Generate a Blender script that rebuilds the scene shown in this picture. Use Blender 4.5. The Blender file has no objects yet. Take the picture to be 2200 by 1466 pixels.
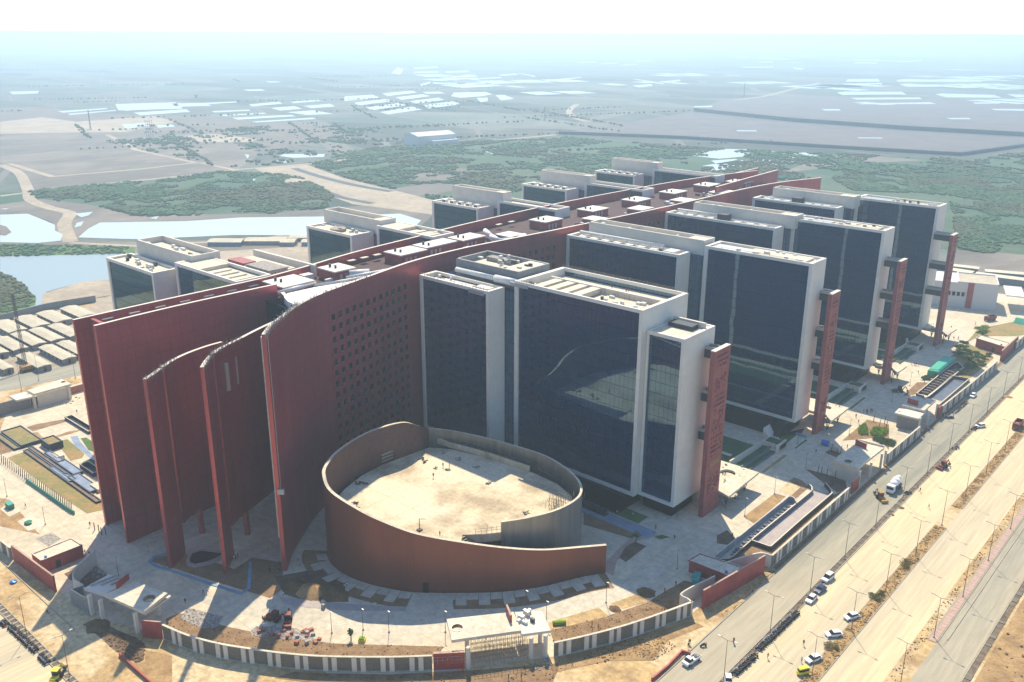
import bpy, bmesh, math, random
from mathutils import Matrix, Vector, noise

# ------------------------------------------------------------------ camera, sky, sun, exposure
S = bpy.context.scene
COL = S.collection
CAM_F, CAM_YAW, CAM_PITCH, CAM_ROLL, CAM_H = 1943.2854, -0.72407265, 0.32714942, 0.00350193, 140.0
def cam_axes():
    cy, sy, cp, sp = math.cos(CAM_YAW), math.sin(CAM_YAW), math.cos(CAM_PITCH), math.sin(CAM_PITCH)
    fwd = Vector((sy*cp, cy*cp, -sp)); right = Vector((cy, -sy, 0)); up = right.cross(fwd)
    c, s = math.cos(CAM_ROLL), math.sin(CAM_ROLL)
    return c*right + s*up, -s*right + c*up, -fwd
AX = cam_axes()
cam_data = bpy.data.cameras.new('camera')
cam = bpy.data.objects.new('camera', cam_data); COL.objects.link(cam)
cam.matrix_world = Matrix(((AX[0].x, AX[1].x, AX[2].x, 0), (AX[0].y, AX[1].y, AX[2].y, 0),
                           (AX[0].z, AX[1].z, AX[2].z, CAM_H), (0, 0, 0, 1)))
cam_data.sensor_width = 36.0
cam_data.lens = CAM_F/2200*36.0
cam_data.clip_start = 1.0
cam_data.clip_end = 90000
S.camera = cam

SUN_AZ, SUN_EL = math.radians(135.5), math.radians(51.5)      # azimuth counter-clockwise from +X
world = bpy.data.worlds.new('World'); S.world = world; world.use_nodes = True
nt = world.node_tree; nt.nodes.clear()
wo = nt.nodes.new('ShaderNodeOutputWorld'); bg = nt.nodes.new('ShaderNodeBackground')
sky = nt.nodes.new('ShaderNodeTexSky'); sky.sky_type = 'NISHITA'; sky.sun_disc = False
sky.sun_elevation = SUN_EL; sky.sun_rotation = math.radians(90) - SUN_AZ
sky.altitude = 0; sky.air_density = 1.0; sky.dust_density = 0.25; sky.ozone_density = 2.0
bg.inputs[1].default_value = 0.145
skm = nt.nodes.new('ShaderNodeMix'); skm.data_type = 'RGBA'; skm.blend_type = 'MULTIPLY'; skm.inputs[0].default_value = 1
skm.inputs[7].default_value = (.90, .98, 1.10, 1); nt.links.new(sky.outputs[0], skm.inputs[6]); nt.links.new(skm.outputs[2], bg.inputs[0]); nt.links.new(bg.outputs[0], wo.inputs[0])
sl = bpy.data.lights.new('sun', 'SUN'); sl.energy = 5.0; sl.angle = math.radians(0.5); sl.color = (1.0, 0.89, 0.69)
so = bpy.data.objects.new('sun', sl); COL.objects.link(so)
sd = Vector((math.cos(SUN_EL)*math.cos(SUN_AZ), math.cos(SUN_EL)*math.sin(SUN_AZ), math.sin(SUN_EL)))
so.rotation_euler = sd.to_track_quat('Z', 'Y').to_euler(); so.location = (0, 0, 400)
S.view_settings.view_transform = 'Standard'; S.view_settings.look = 'None'
S.view_settings.exposure = 0.52; S.view_settings.gamma = 1.0
S.cycles.use_denoising = True
S.cycles.max_bounces = 8; S.cycles.volume_bounces = 1
S.cycles.sample_clamp_indirect = 6.0

# ------------------------------------------------------------------ measured points on the ground
# a mark in the survey sheet (sheet key, x, y) and its level z -> where it stands in the place
SHEET = {'a':(0,600,2.973),'b':(0,973,2.973),'c':(560,860,2.973),'d':(700,973,2.973),'e':(1200,973,2.973),
 'f':(1460,600,2.973),'g':(1460,973,2.973),'h':(840,520,2.973),'i':(1100,330,2.973),'j':(600,330,2.973),
 'k':(150,430,2.973),'l':(0,100,2.973),'m':(740,50,2.973),'n':(1460,50,2.973),'o':(1500,380,3.143),
 'p':(0,640,6.11),'q':(0,860,5.946),'r':(0,1220,5.946),'s':(560,1220,5.946),'t':(930,1220,5.946),
 'u':(1900,700,7.33),'v':(1900,540,7.33),'x':(300,500,5.5),'F':(0,0,1),'A1':(1360,1180,5.946),
 'A2':(1540,1000,5.946),'A3':(1700,1180,5.946),'A4':(1540,840,5.946),'A5':(150,1000,5.946),
 'A6':(900,400,5.946),'A7':(590,540,5.946)}
def W(k, x, y, z=0.0):
    ox, oy, s = SHEET[k]
    d = AX[0]*((ox + x/s - 1100)/CAM_F) - AX[1]*((oy + y/s - 733)/CAM_F) - AX[2]
    t = (z - CAM_H)/d.z
    return (d.x*t, d.y*t)
def WL(k, pts, z=0.0): return [W(k, x, y, z) for x, y in pts]

# ------------------------------------------------------------------ materials
M = {}
def mat(name, c, rough=0.85, c2=None, scale=0.2, bump=0.0, metal=0.0, spec=0.3, detail=4.0, stretch=(1,1,1),
        c3=None, scale3=0.02, lines=None, coords='pos', ior=None, lo=0.38, hi=0.62, grain=.22, gscale=None):
    m = bpy.data.materials.new(name); m.use_nodes = True
    t = m.node_tree; N = t.nodes; L = t.links; b = N['Principled BSDF']
    b.inputs['Roughness'].default_value = rough; b.inputs['Metallic'].default_value = metal
    b.inputs['Specular IOR Level'].default_value = spec
    if ior: b.inputs['IOR'].default_value = ior
    b.inputs['Base Color'].default_value = (*c, 1)
    if coords == 'pos':
        g = N.new('ShaderNodeNewGeometry'); vec = g.outputs['Position']
    else:
        g = N.new('ShaderNodeTexCoord'); vec = g.outputs['Object']
    mp = N.new('ShaderNodeMapping'); mp.inputs['Scale'].default_value = stretch; L.new(vec, mp.inputs[0])
    out = None
    if c2:
        n = N.new('ShaderNodeTexNoise'); n.inputs['Scale'].default_value = scale; n.inputs['Detail'].default_value = detail
        n.inputs['Roughness'].default_value = 0.62
        L.new(mp.outputs[0], n.inputs['Vector'])
        r = N.new('ShaderNodeValToRGB'); r.color_ramp.elements[0].position = lo; r.color_ramp.elements[1].position = hi
        r.color_ramp.elements[0].color = (*c, 1); r.color_ramp.elements[1].color = (*c2, 1)
        L.new(n.outputs[0], r.inputs[0]); out = r.outputs[0]
        if c3:
            n3 = N.new('ShaderNodeTexNoise'); n3.inputs['Scale'].default_value = scale3; n3.inputs['Detail'].default_value = 5
            L.new(mp.outputs[0], n3.inputs['Vector'])
            r3 = N.new('ShaderNodeValToRGB'); r3.color_ramp.elements[0].position = 0.47; r3.color_ramp.elements[1].position = 0.58
            L.new(n3.outputs[0], r3.inputs[0])
            mx = N.new('ShaderNodeMix'); mx.data_type = 'RGBA'
            L.new(r3.outputs[0], mx.inputs[0]); L.new(out, mx.inputs[6]); mx.inputs[7].default_value = (*c3, 1)
            out = mx.outputs[2]
    if out and grain:
        n4 = N.new('ShaderNodeTexNoise'); n4.inputs['Scale'].default_value = gscale or scale*7; n4.inputs['Detail'].default_value = 8; n4.inputs['Roughness'].default_value = .7
        L.new(mp.outputs[0], n4.inputs['Vector'])
        r4 = N.new('ShaderNodeMapRange'); r4.inputs[1].default_value = .35; r4.inputs[2].default_value = .65
        r4.inputs[3].default_value = 1-grain; r4.inputs[4].default_value = 1+grain*.6; L.new(n4.outputs[0], r4.inputs[0])
        mg = N.new('ShaderNodeMix'); mg.data_type = 'RGBA'; mg.blend_type = 'MULTIPLY'; mg.inputs[0].default_value = 1
        L.new(out, mg.inputs[6]); L.new(r4.outputs[0], mg.inputs[7]); out = mg.outputs[2]
    if lines:            # joints: (spacing x, y, z, width, colour)
        sx, sy, sz, w, lc = lines
        sp = N.new('ShaderNodeSeparateXYZ'); L.new(vec, sp.inputs[0]); cur = None
        for k, s_ in enumerate((sx, sy, sz)):
            if not s_: continue
            d = N.new('ShaderNodeMath'); d.operation = 'DIVIDE'; L.new(sp.outputs[k], d.inputs[0]); d.inputs[1].default_value = s_
            f = N.new('ShaderNodeMath'); f.operation = 'FRACT'; L.new(d.outputs[0], f.inputs[0])
            h = N.new('ShaderNodeMath'); h.operation = 'LESS_THAN'; L.new(f.outputs[0], h.inputs[0]); h.inputs[1].default_value = w/s_
            if cur is None: cur = h.outputs[0]
            else:
                mxm = N.new('ShaderNodeMath'); mxm.operation = 'MAXIMUM'; L.new(cur, mxm.inputs[0]); L.new(h.outputs[0], mxm.inputs[1]); cur = mxm.outputs[0]
        mx = N.new('ShaderNodeMix'); mx.data_type = 'RGBA'; L.new(cur, mx.inputs[0])
        if out: L.new(out, mx.inputs[6])
        else: mx.inputs[6].default_value = (*c, 1)
        mx.inputs[7].default_value = (*lc, 1); out = mx.outputs[2]
    if out: L.new(out, b.inputs['Base Color'])
    if bump:
        nb = N.new('ShaderNodeTexNoise'); nb.inputs['Scale'].default_value = scale*3; nb.inputs['Detail'].default_value = 5
        L.new(mp.outputs[0], nb.inputs['Vector'])
        bp = N.new('ShaderNodeBump'); bp.inputs['Strength'].default_value = bump; bp.inputs['Distance'].default_value = 0.3
        L.new(nb.outputs[0], bp.inputs['Height']); L.new(bp.outputs[0], b.inputs['Normal'])
    M[name] = m
    return m

mat('plain_ground', (.075,.088,.075), .95, (.13,.125,.10), .011, c3=(.06,.085,.065), scale3=.0035, detail=9)
def fields(name, sc, amt, dark):
    m = M[name]; t = m.node_tree; N = t.nodes; L = t.links; b = N['Principled BSDF']
    src = b.inputs['Base Color'].links[0].from_socket; g = N.new('ShaderNodeNewGeometry')
    mp = N.new('ShaderNodeMapping'); mp.inputs['Rotation'].default_value = (0, 0, .5); mp.inputs['Scale'].default_value = (1, 2.3, 0); L.new(g.outputs['Position'], mp.inputs[0])
    v = N.new('ShaderNodeTexVoronoi'); v.distance = 'CHEBYCHEV'; v.inputs['Scale'].default_value = sc; L.new(mp.outputs[0], v.inputs['Vector'])
    e = N.new('ShaderNodeTexVoronoi'); e.feature = 'DISTANCE_TO_EDGE'; e.inputs['Scale'].default_value = sc; L.new(mp.outputs[0], e.inputs['Vector'])
    hs = N.new('ShaderNodeMix'); hs.data_type = 'RGBA'; hs.blend_type = 'SOFT_LIGHT'; hs.inputs[0].default_value = amt
    bw = N.new('ShaderNodeRGBToBW'); L.new(v.outputs['Color'], bw.inputs[0]); L.new(src, hs.inputs[6]); L.new(bw.outputs[0], hs.inputs[7])
    lt = N.new('ShaderNodeMath'); lt.operation = 'LESS_THAN'; lt.inputs[1].default_value = .018; L.new(e.outputs['Distance'], lt.inputs[0])
    mx = N.new('ShaderNodeMix'); mx.data_type = 'RGBA'; mx.inputs[7].default_value = (*dark, 1); L.new(lt.outputs[0], mx.inputs[0]); L.new(hs.outputs[2], mx.inputs[6])
    L.new(mx.outputs[2], b.inputs['Base Color'])
fields('plain_ground', .0032, .9, (.16,.145,.12))
mat('sand', (.56,.385,.175), .95, (.36,.235,.11), .09, bump=.5, c3=(.58,.44,.25), scale3=.05, detail=10, grain=.35)
mat('sand_rough', (.42,.27,.12), .95, (.27,.165,.075), .22, bump=.9, detail=9)
mat('soil', (.21,.125,.06), .95, (.30,.19,.10), .35, bump=.8, detail=8)
mat('soil_dark', (.12,.075,.045), .95, (.19,.125,.08), .35, bump=.8, detail=8)
mat('concrete', (.63,.53,.37), .85, (.50,.425,.305), .06, c3=(.58,.50,.375), scale3=.025, detail=10, lines=(9,9,0,.14,(.36,.315,.24)))
mat('concrete_ring', (.58,.51,.385), .85, (.47,.415,.32), .08, c3=(.56,.49,.37), scale3=.03, detail=9)
mat('carriageway', (.62,.495,.295), .9, (.47,.40,.275), .07, c3=(.68,.52,.30), scale3=.025, detail=10, stretch=(1,.045,1), grain=.16, gscale=.9)
mat('service_road', (.35,.32,.235), .9, (.25,.235,.18), .16, c3=(.40,.345,.24), scale3=.03, detail=10, stretch=(1,.07,1), grain=.15, gscale=1.0)
mat('kerb', (.42,.37,.28), .9, (.33,.29,.22), .8)
mat('drain', (.10,.08,.06), .95, (.22,.16,.10), .6, detail=6)
mat('pink_paving', (.50,.34,.26), .9, (.42,.29,.22), .5, lines=(0,1.5,0,.15,(.3,.2,.15)))
mat('median', (.30,.18,.07), .95, (.46,.30,.13), .55, bump=.8, detail=8)
mat('lilac_paving', (.44,.37,.33), .85, (.38,.33,.30), .3)
mat('roof_cream', (.66,.58,.43), .85, (.55,.48,.36), .12, detail=8)
mat('deck', (.66,.55,.36), .9, (.40,.31,.20), .16, c3=(.70,.60,.42), scale3=.05, detail=12, grain=.18, lines=(10,10,0,.16,(.48,.38,.24)))
mat('white_roof', (.78,.76,.70), .6, (.70,.68,.62), .2)
mat('cream_clad', (.74,.69,.57), .6, (.69,.63,.53), .05, grain=.05, lines=(0,0,3.6,.06,(.60,.54,.45)))
mat('cream_plain', (.66,.59,.48), .7, (.60,.54,.44), .3, grain=.08)
mat('grey_clad', (.26,.245,.23), .55, (.23,.22,.21), .2)
mat('red_clad', (.50,.108,.105), .36, (.38,.08,.082), .18, spec=.5, metal=.6, stretch=(1,1,.35), grain=.07, c3=(.44,.092,.094), scale3=.05, lines=(0,3.6,3.6,.09,(.27,.055,.06)), detail=9, lo=.3, hi=.7)
mat('red_plain', (.38,.07,.06), .5, (.30,.052,.048), .3)
mat('red_block', (.09,.042,.04), .85, (.06,.032,.032), .5)
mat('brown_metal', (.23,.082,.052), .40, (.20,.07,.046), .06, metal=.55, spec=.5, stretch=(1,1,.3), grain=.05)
mat('brown_inner_shade', (.13,.06,.045), .6, (.11,.05,.04), .1)  # hall wall's brown, darkened and dulled: shade painted into its inner face
mat('grey_metal', (.34,.32,.27), .38, (.29,.275,.24), .07, metal=.6, stretch=(1,1,.1))
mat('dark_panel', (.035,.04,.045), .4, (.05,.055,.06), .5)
mat('window_dark', (.022,.008,.012), .8, spec=.05)
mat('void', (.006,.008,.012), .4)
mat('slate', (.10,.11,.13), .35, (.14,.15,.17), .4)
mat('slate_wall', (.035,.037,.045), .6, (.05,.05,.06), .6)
mat('basin', (.30,.34,.40), .2, (.22,.26,.32), .25)
mat('wall_panel', (.19,.165,.12), .8, (.16,.14,.105), .3)
mat('lawn', (.07,.13,.035), .95, (.10,.17,.045), .4, detail=6)
mat('lawn_deep', (.03,.09,.04), .95, (.05,.12,.05), .4, detail=6)
mat('dry_grass', (.34,.22,.09), .95, (.20,.20,.07), .09, bump=.5, detail=8)
mat('blue_tile', (.20,.36,.46), .6, (.15,.28,.37), .6)
mat('green_tarp', (.05,.42,.27), .55, (.04,.34,.22), .5)
mat('green_net', (.04,.30,.18), .8, (.05,.22,.14), 1.0)
mat('steel', (.42,.42,.40), .45, metal=.5)
mat('pole', (.10,.07,.05), .6)
mat('duct', (.72,.70,.64), .45, (.62,.60,.55), .4)
mat('white_paint', (.78,.78,.76), .3, coords='obj')
mat('navy_paint', (.02,.045,.13), .25, coords='obj')
mat('yellow_paint', (.70,.60,.04), .4, coords='obj')
mat('orange_paint', (.38,.21,.06), .5, coords='obj')
mat('red_paint', (.20,.035,.025), .5, coords='obj')
mat('blue_plastic', (.02,.16,.48), .4, coords='obj')
mat('teal_paint', (.05,.30,.24), .5, coords='obj')
mat('car_glass', (.02,.025,.03), .08)
mat('tyre', (.02,.02,.02), .8)
mat('bike', (.035,.03,.035), .35)
mat('bike_seat', (.02,.02,.02), .6)
mat('bamboo', (.24,.12,.04), .8)
mat('scaffold', (.28,.22,.15), .7)
mat('skin', (.20,.10,.06), .7)
for nm, c in (('cloth_dark', (.03,.03,.04)), ('cloth_red', (.55,.05,.04)), ('cloth_white', (.6,.6,.58)), ('cloth_blue', (.06,.10,.25)), ('cloth_orange', (.6,.2,.04))):
    mat(nm, c, .9)
mat('bark', (.10,.07,.045), .9)
mat('foliage', (.06,.12,.03), .9, (.11,.18,.045), 1.2, spec=.1)
mat('foliage_bright', (.18,.30,.03), .9, (.26,.38,.05), 1.2, spec=.1)
mat('scrub_leaf', (.05,.11,.055), .95, (.10,.16,.075), .05, c3=(.10,.11,.06), scale3=.009, spec=.1)
mat('scrub_ground', (.045,.10,.05), .95, (.085,.115,.06), .02, c3=(.038,.09,.042), scale3=.006, detail=10)
mat('mud_tan', (.17,.145,.12), .95, (.135,.12,.10), .008, c3=(.21,.175,.14), scale3=.012, detail=9, stretch=(1,.5,1))
mat('mud_brown', (.14,.115,.095), .95, (.19,.155,.125), .03, detail=9)
mat('mud_sand', (.42,.34,.24), .95, (.33,.265,.19), .03, detail=9)
mat('field_lilac', (.155,.13,.125), .95, (.135,.118,.115), .004, detail=6)
mat('bund', (.08,.095,.10), .95, (.10,.115,.115), .05)
mat('shed_roof', (.52,.45,.31), .7, (.43,.37,.26), .15, lines=(0,1.0,0,.1,(.42,.36,.25)))
mat('shed_wall', (.25,.25,.24), .8, (.20,.20,.2), .5)
mat('blue_shed', (.10,.20,.30), .7)
mat('far_white', (.60,.58,.54), .8)
mat('brown_heap', (.20,.12,.055), .95, (.13,.075,.035), .5, bump=.9, detail=8)
mat('rubble', (.42,.38,.33), .9, (.2,.17,.14), 1.5)
mat('brick', (.45,.17,.11), .9, (.34,.12,.08), 1.2)
mat('pylon_red', (.33,.095,.08), .6, (.26,.07,.062), .3)
mat('inscription', (.17,.03,.04), .7)
mat('bronze_letters', (.50,.32,.16), .4, metal=.4)

def glass_mat(name, base, tint, refl, grid=True, gx=1.6, gz=3.6):
    m = bpy.data.materials.new(name); m.use_nodes = True
    t = m.node_tree; N = t.nodes; L = t.links; N.clear()
    o = N.new('ShaderNodeOutputMaterial'); df = N.new('ShaderNodeBsdfDiffuse'); gl = N.new('ShaderNodeBsdfGlossy')
    gl.inputs['Roughness'].default_value = 0.015; gl.inputs['Color'].default_value = (*tint, 1)
    fr = N.new('ShaderNodeFresnel'); fr.inputs['IOR'].default_value = refl
    mx = N.new('ShaderNodeMixShader'); L.new(fr.outputs[0], mx.inputs[0]); L.new(df.outputs[0], mx.inputs[1]); L.new(gl.outputs[0], mx.inputs[2])
    L.new(mx.outputs[0], o.inputs[0]); df.inputs[0].default_value = (*base, 1)
    g = N.new('ShaderNodeNewGeometry'); sp = N.new('ShaderNodeSeparateXYZ'); L.new(g.outputs['Position'], sp.inputs[0])
    cur = None
    for k, s_, w in ((0, gx, .11), (2, gz, .2)):
        d = N.new('ShaderNodeMath'); d.operation = 'DIVIDE'; L.new(sp.outputs[k], d.inputs[0]); d.inputs[1].default_value = s_
        f = N.new('ShaderNodeMath'); f.operation = 'FRACT'; L.new(d.outputs[0], f.inputs[0])
        h = N.new('ShaderNodeMath'); h.operation = 'LESS_THAN'; L.new(f.outputs[0], h.inputs[0]); h.inputs[1].default_value = w/s_
        if cur is None: cur = h.outputs[0]
        else:
            a = N.new('ShaderNodeMath'); a.operation = 'MAXIMUM'; L.new(cur, a.inputs[0]); L.new(h.outputs[0], a.inputs[1]); cur = a.outputs[0]
    mc = N.new('ShaderNodeMix'); mc.data_type = 'RGBA'; L.new(cur, mc.inputs[0])
    mc.inputs[6].default_value = (*tint, 1); mc.inputs[7].default_value = (*[v*.35 for v in tint], 1); L.new(mc.outputs[2], gl.inputs['Color'])
    # each pane sits a little out of true
    n = N.new('ShaderNodeTexNoise'); n.inputs['Scale'].default_value = .12; n.inputs['Detail'].default_value = 1
    L.new(g.outputs['Position'], n.inputs['Vector'])
    bp = N.new('ShaderNodeBump'); bp.inputs['Strength'].default_value = .12; bp.inputs['Distance'].default_value = .25
    L.new(n.outputs[0], bp.inputs['Height']); L.new(bp.outputs[0], gl.inputs['Normal'])
    M[name] = m
glass_mat('glass', (.001,.020,.066), (.36,.58,.74), 2.6)
glass_mat('glass_green', (.006,.032,.055), (.50,.72,.80), 2.6)
glass_mat('glass_lobby', (.003,.006,.012), (.14,.18,.26), 1.6)
def water_mat(name, base, rough):
    m = bpy.data.materials.new(name); m.use_nodes = True
    t = m.node_tree; b = t.nodes['Principled BSDF']
    b.inputs['Base Color'].default_value = (*base, 1); b.inputs['Roughness'].default_value = rough; b.inputs['IOR'].default_value = 1.33
    b.inputs['Specular IOR Level'].default_value = .3
    n = t.nodes.new('ShaderNodeTexNoise'); n.inputs['Scale'].default_value = .3
    g = t.nodes.new('ShaderNodeNewGeometry'); t.links.new(g.outputs['Position'], n.inputs['Vector'])
    bp = t.nodes.new('ShaderNodeBump'); bp.inputs['Strength'].default_value = .04; t.links.new(n.outputs[0], bp.inputs['Height'])
    t.links.new(bp.outputs[0], b.inputs['Normal']); M[name] = m
water_mat('water', (.43,.48,.48), .3)
water_mat('lake_water', (.27,.33,.34), .35)
water_mat('pan_water', (.40,.47,.47), .35)

# ------------------------------------------------------------------ mesh helpers
def catmull(pts, step):
    P = [tuple(p) for p in pts]; out = []
    for i in range(len(P)-1):
        p0 = P[max(i-1, 0)]; p1 = P[i]; p2 = P[i+1]; p3 = P[min(i+2, len(P)-1)]
        L = math.dist(p1[:2], p2[:2]); n = max(1, round(L/step))
        for k in range(n):
            t = k/n
            out.append(tuple(.5*((2*b) + (-a+c)*t + (2*a-5*b+4*c-d)*t*t + (-a+3*b-3*c+d)*t**3) for a, b, c, d in zip(p0, p1, p2, p3)))
    out.append(P[-1]); return out
def normals2(pts):
    out = []
    for i in range(len(pts)):
        a = pts[max(i-1, 0)]; b = pts[i]; c = pts[min(i+1, len(pts)-1)]
        def u(p, q):
            d = (q[0]-p[0], q[1]-p[1]); l = math.hypot(*d) or 1; return (d[0]/l, d[1]/l)
        u1 = u(a, b) if i > 0 else u(b, c); u2 = u(b, c) if i < len(pts)-1 else u(a, b)
        tx, ty = u1[0]+u2[0], u1[1]+u2[1]; l = math.hypot(tx, ty) or 1; tx, ty = tx/l, ty/l
        k = 1/max(.35, (1 + u1[0]*u2[0]+u1[1]*u2[1])/2)**.5
        out.append((-ty*k, tx*k))
    return out
def world_of(o):
    if o.parent is None: return o.matrix_basis.copy()
    return world_of(o.parent) @ o.matrix_parent_inverse @ o.matrix_basis
class MB:
    def __init__(s): s.v = []; s.f = []; s.m = []
    def face(s, pts, m=0):
        b = len(s.v); s.v += [tuple(p) for p in pts]; s.f.append(tuple(range(b, b+len(pts)))); s.m.append(m)
    def box(s, x0, y0, z0, x1, y1, z1, m=0, mt=None):
        x0, x1 = sorted((x0, x1)); y0, y1 = sorted((y0, y1)); b = len(s.v)
        s.v += [(x0,y0,z0),(x1,y0,z0),(x1,y1,z0),(x0,y1,z0),(x0,y0,z1),(x1,y0,z1),(x1,y1,z1),(x0,y1,z1)]
        for k, f in enumerate(((3,2,1,0),(4,5,6,7),(0,1,5,4),(1,2,6,5),(2,3,7,6),(3,0,4,7))):
            s.f.append(tuple(b+i for i in f)); s.m.append(mt if (mt is not None and k == 1) else m)
        return s
    def obox(s, cx, cy, z0, lx, ly, h, a=0, m=0, mt=None):
        c, sn = math.cos(a), math.sin(a)
        return s.prism([(cx+x*c-y*sn, cy+x*sn+y*c) for x, y in ((-lx/2,-ly/2),(lx/2,-ly/2),(lx/2,ly/2),(-lx/2,ly/2))], z0, z0+h, m, mt)
    def prism(s, poly, z0, z1, m=0, mt=None, top=None):
        n = len(poly); area = sum(poly[i][0]*poly[(i+1) % n][1]-poly[(i+1) % n][0]*poly[i][1] for i in range(n))
        if area < 0: poly = poly[::-1]; top = top[::-1] if top else None
        b = len(s.v); s.v += [(p[0], p[1], z0) for p in poly]; q = top or poly; s.v += [(p[0], p[1], z1) for p in q]
        s.f.append(tuple(b+i for i in range(n))[::-1]); s.m.append(m)
        s.f.append(tuple(b+n+i for i in range(n))); s.m.append(m if mt is None else mt)
        for i in range(n):
            j = (i+1) % n; s.f.append((b+i, b+j, b+n+j, b+n+i)); s.m.append(m)
        return s
    def wall(s, pts, th, zb=0.0, zt=None, m=0, mt=None, off=0.0, mi=None):
        """thick wall along a line; pts (x, y[, ztop[, zbottom]]); thickness to the left of travel"""
        n = len(pts); N = normals2(pts); b = len(s.v)
        for p, q in zip(pts, N):
            t = zt if zt is not None else p[2]; bo = p[3] if len(p) > 3 else zb
            xa, ya = p[0]+q[0]*off, p[1]+q[1]*off; xb, yb = p[0]+q[0]*(off+th), p[1]+q[1]*(off+th)
            s.v += [(xa, ya, bo), (xa, ya, t), (xb, yb, t), (xb, yb, bo)]
        for i in range(n-1):
            a = b+4*i; c = a+4
            for k, (p, q, r, w) in enumerate(((a, c, c+1, a+1), (a+1, c+1, c+2, a+2), (a+2, c+2, c+3, a+3), (a+3, c+3, c, a))):
                s.f.append((p, q, r, w)); s.m.append(mt if (k == 1 and mt is not None) else (mi if (k == 2 and mi is not None) else m))
        s.f.append((b, b+1, b+2, b+3)); s.m.append(m); e = b+4*(n-1); s.f.append((e+3, e+2, e+1, e)); s.m.append(m)
        return s
    def tube(s, p0, p1, r0, r1=None, n=6, m=0):
        r1 = r0 if r1 is None else r1; p0 = Vector(p0); p1 = Vector(p1); d = (p1-p0).normalized()
        a = d.orthogonal().normalized(); c = d.cross(a); b = len(s.v)
        for p, r in ((p0, r0), (p1, r1)):
            for i in range(n):
                t = 2*math.pi*i/n; s.v.append(tuple(p + a*(r*math.cos(t)) + c*(r*math.sin(t))))
        for i in range(n):
            j = (i+1) % n; s.f.append((b+i, b+j, b+n+j, b+n+i)); s.m.append(m)
        s.f.append(tuple(b+i for i in range(n))[::-1]); s.m.append(m); s.f.append(tuple(b+n+i for i in range(n))); s.m.append(m)
        return s
    def disc_ring(s, cx, cy, z, r, n=24): return [(cx+r*math.cos(2*math.pi*i/n), cy+r*math.sin(2*math.pi*i/n)) for i in range(n)]
    def blob(s, c, r, rng, m=0, flat=.75, seg=6, rings=4):
        b = len(s.v); x, y, z = c; ph = rng.random()*6
        s.v.append((x, y, z+r*flat*rng.uniform(.8, 1.1)))
        for i in range(1, rings):
            th = math.pi*i/rings
            for j in range(seg):
                a = 2*math.pi*j/seg+ph+i*.4; q = r*rng.uniform(.7, 1.2)
                s.v.append((x+q*math.sin(th)*math.cos(a), y+q*math.sin(th)*math.sin(a), z+q*flat*math.cos(th)))
        s.v.append((x, y, z-r*flat*.6)); e = len(s.v)-1
        for j in range(seg): s.f.append((b, b+1+j, b+1+(j+1) % seg)); s.m.append(m)
        for i in range(rings-2):
            for j in range(seg):
                p = b+1+i*seg; s.f.append((p+j, p+seg+j, p+seg+(j+1) % seg, p+(j+1) % seg)); s.m.append(m)
        p = b+1+(rings-2)*seg
        for j in range(seg): s.f.append((p+j, e, p+(j+1) % seg)); s.m.append(m)
        return s
    def leaves(s, c, rx, ry, rz, n, size, rng, m=0):
        for _ in range(n):
            u = Vector((rng.gauss(0, 1), rng.gauss(0, 1), rng.gauss(0, 1))).normalized()*rng.random()**.33
            p = Vector(c) + Vector((u.x*rx, u.y*ry, u.z*rz))
            a = Vector((rng.gauss(0, 1), rng.gauss(0, 1), rng.gauss(0, 1))).normalized()*size*rng.uniform(.6, 1.3)
            q = a.orthogonal().normalized()*size*rng.uniform(.4, .9)
            s.face([p-a, p+q, p+a, p-q], m)
    def mesh(s, name, mats, smooth=False):
        me = bpy.data.meshes.new(name); me.from_pydata(s.v, [], s.f)
        for x in (mats if isinstance(mats, (list, tuple)) else [mats]): me.materials.append(M[x])
        me.polygons.foreach_set('material_index', s.m)
        if smooth: me.polygons.foreach_set('use_smooth', [True]*len(s.f))
        me.update(); return me
    def build(s, name, mats, parent=None, smooth=False, at=None):
        o = bpy.data.objects.new(name, s.mesh(name, mats, smooth)); COL.objects.link(o)
        if parent is not None:
            o.parent = parent
            if at is None: o.matrix_parent_inverse = world_of(parent).inverted()
        if at is not None: o.location = at
        return o
def tag(o, label, cat, group=None, kind=None):
    o['label'] = label; o['category'] = cat
    if group: o['group'] = group
    if kind: o['kind'] = kind
    return o
def thing(name, label, cat, loc=(0, 0, 0), group=None, rz=0):
    o = bpy.data.objects.new(name, None); COL.objects.link(o); o.location = loc; o.rotation_euler = (0, 0, rz)
    o.empty_display_size = .5
    return tag(o, label, cat, group)
def struct(name, mb, mats, smooth=False):
    o = mb.build(name, mats, None, smooth); o['kind'] = 'structure'; return o
def copy_tree(o, parent=None):
    c = o.copy(); COL.objects.link(c)
    if parent is not None: c.parent = parent
    for ch in KIDS.get(o.name, []): copy_tree(ch, c)
    return c
KIDS = {}
def remember(root):
    for o in COL.objects:
        if o.parent is root:
            KIDS.setdefault(root.name, []).append(o); remember(o)
def patch(name, k, pts, z, m, to=None):
    mb = MB(); P = WL(k, pts) if k else pts
    n = len(P); area = sum(P[i][0]*P[(i+1) % n][1]-P[(i+1) % n][0]*P[i][1] for i in range(n))
    if area < 0: P = P[::-1]
    if to is not None: to.face([(x, y, z) for x, y in P]); return to
    mb.face([(x, y, z) for x, y in P]); return struct(name, mb, m)
def strip(name, x0, x1, y0, y1, z, m):
    mb = MB(); mb.face([(x0,y0,z),(x1,y0,z),(x1,y1,z),(x0,y1,z)]); return struct(name, mb, m)
def inside(p, poly):
    x, y = p; c = False; n = len(poly)
    for i in range(n):
        x1, y1 = poly[i]; x2, y2 = poly[(i+1) % n]
        if (y1 > y) != (y2 > y) and x < (x2-x1)*(y-y1)/(y2-y1)+x1: c = not c
    return c
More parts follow.
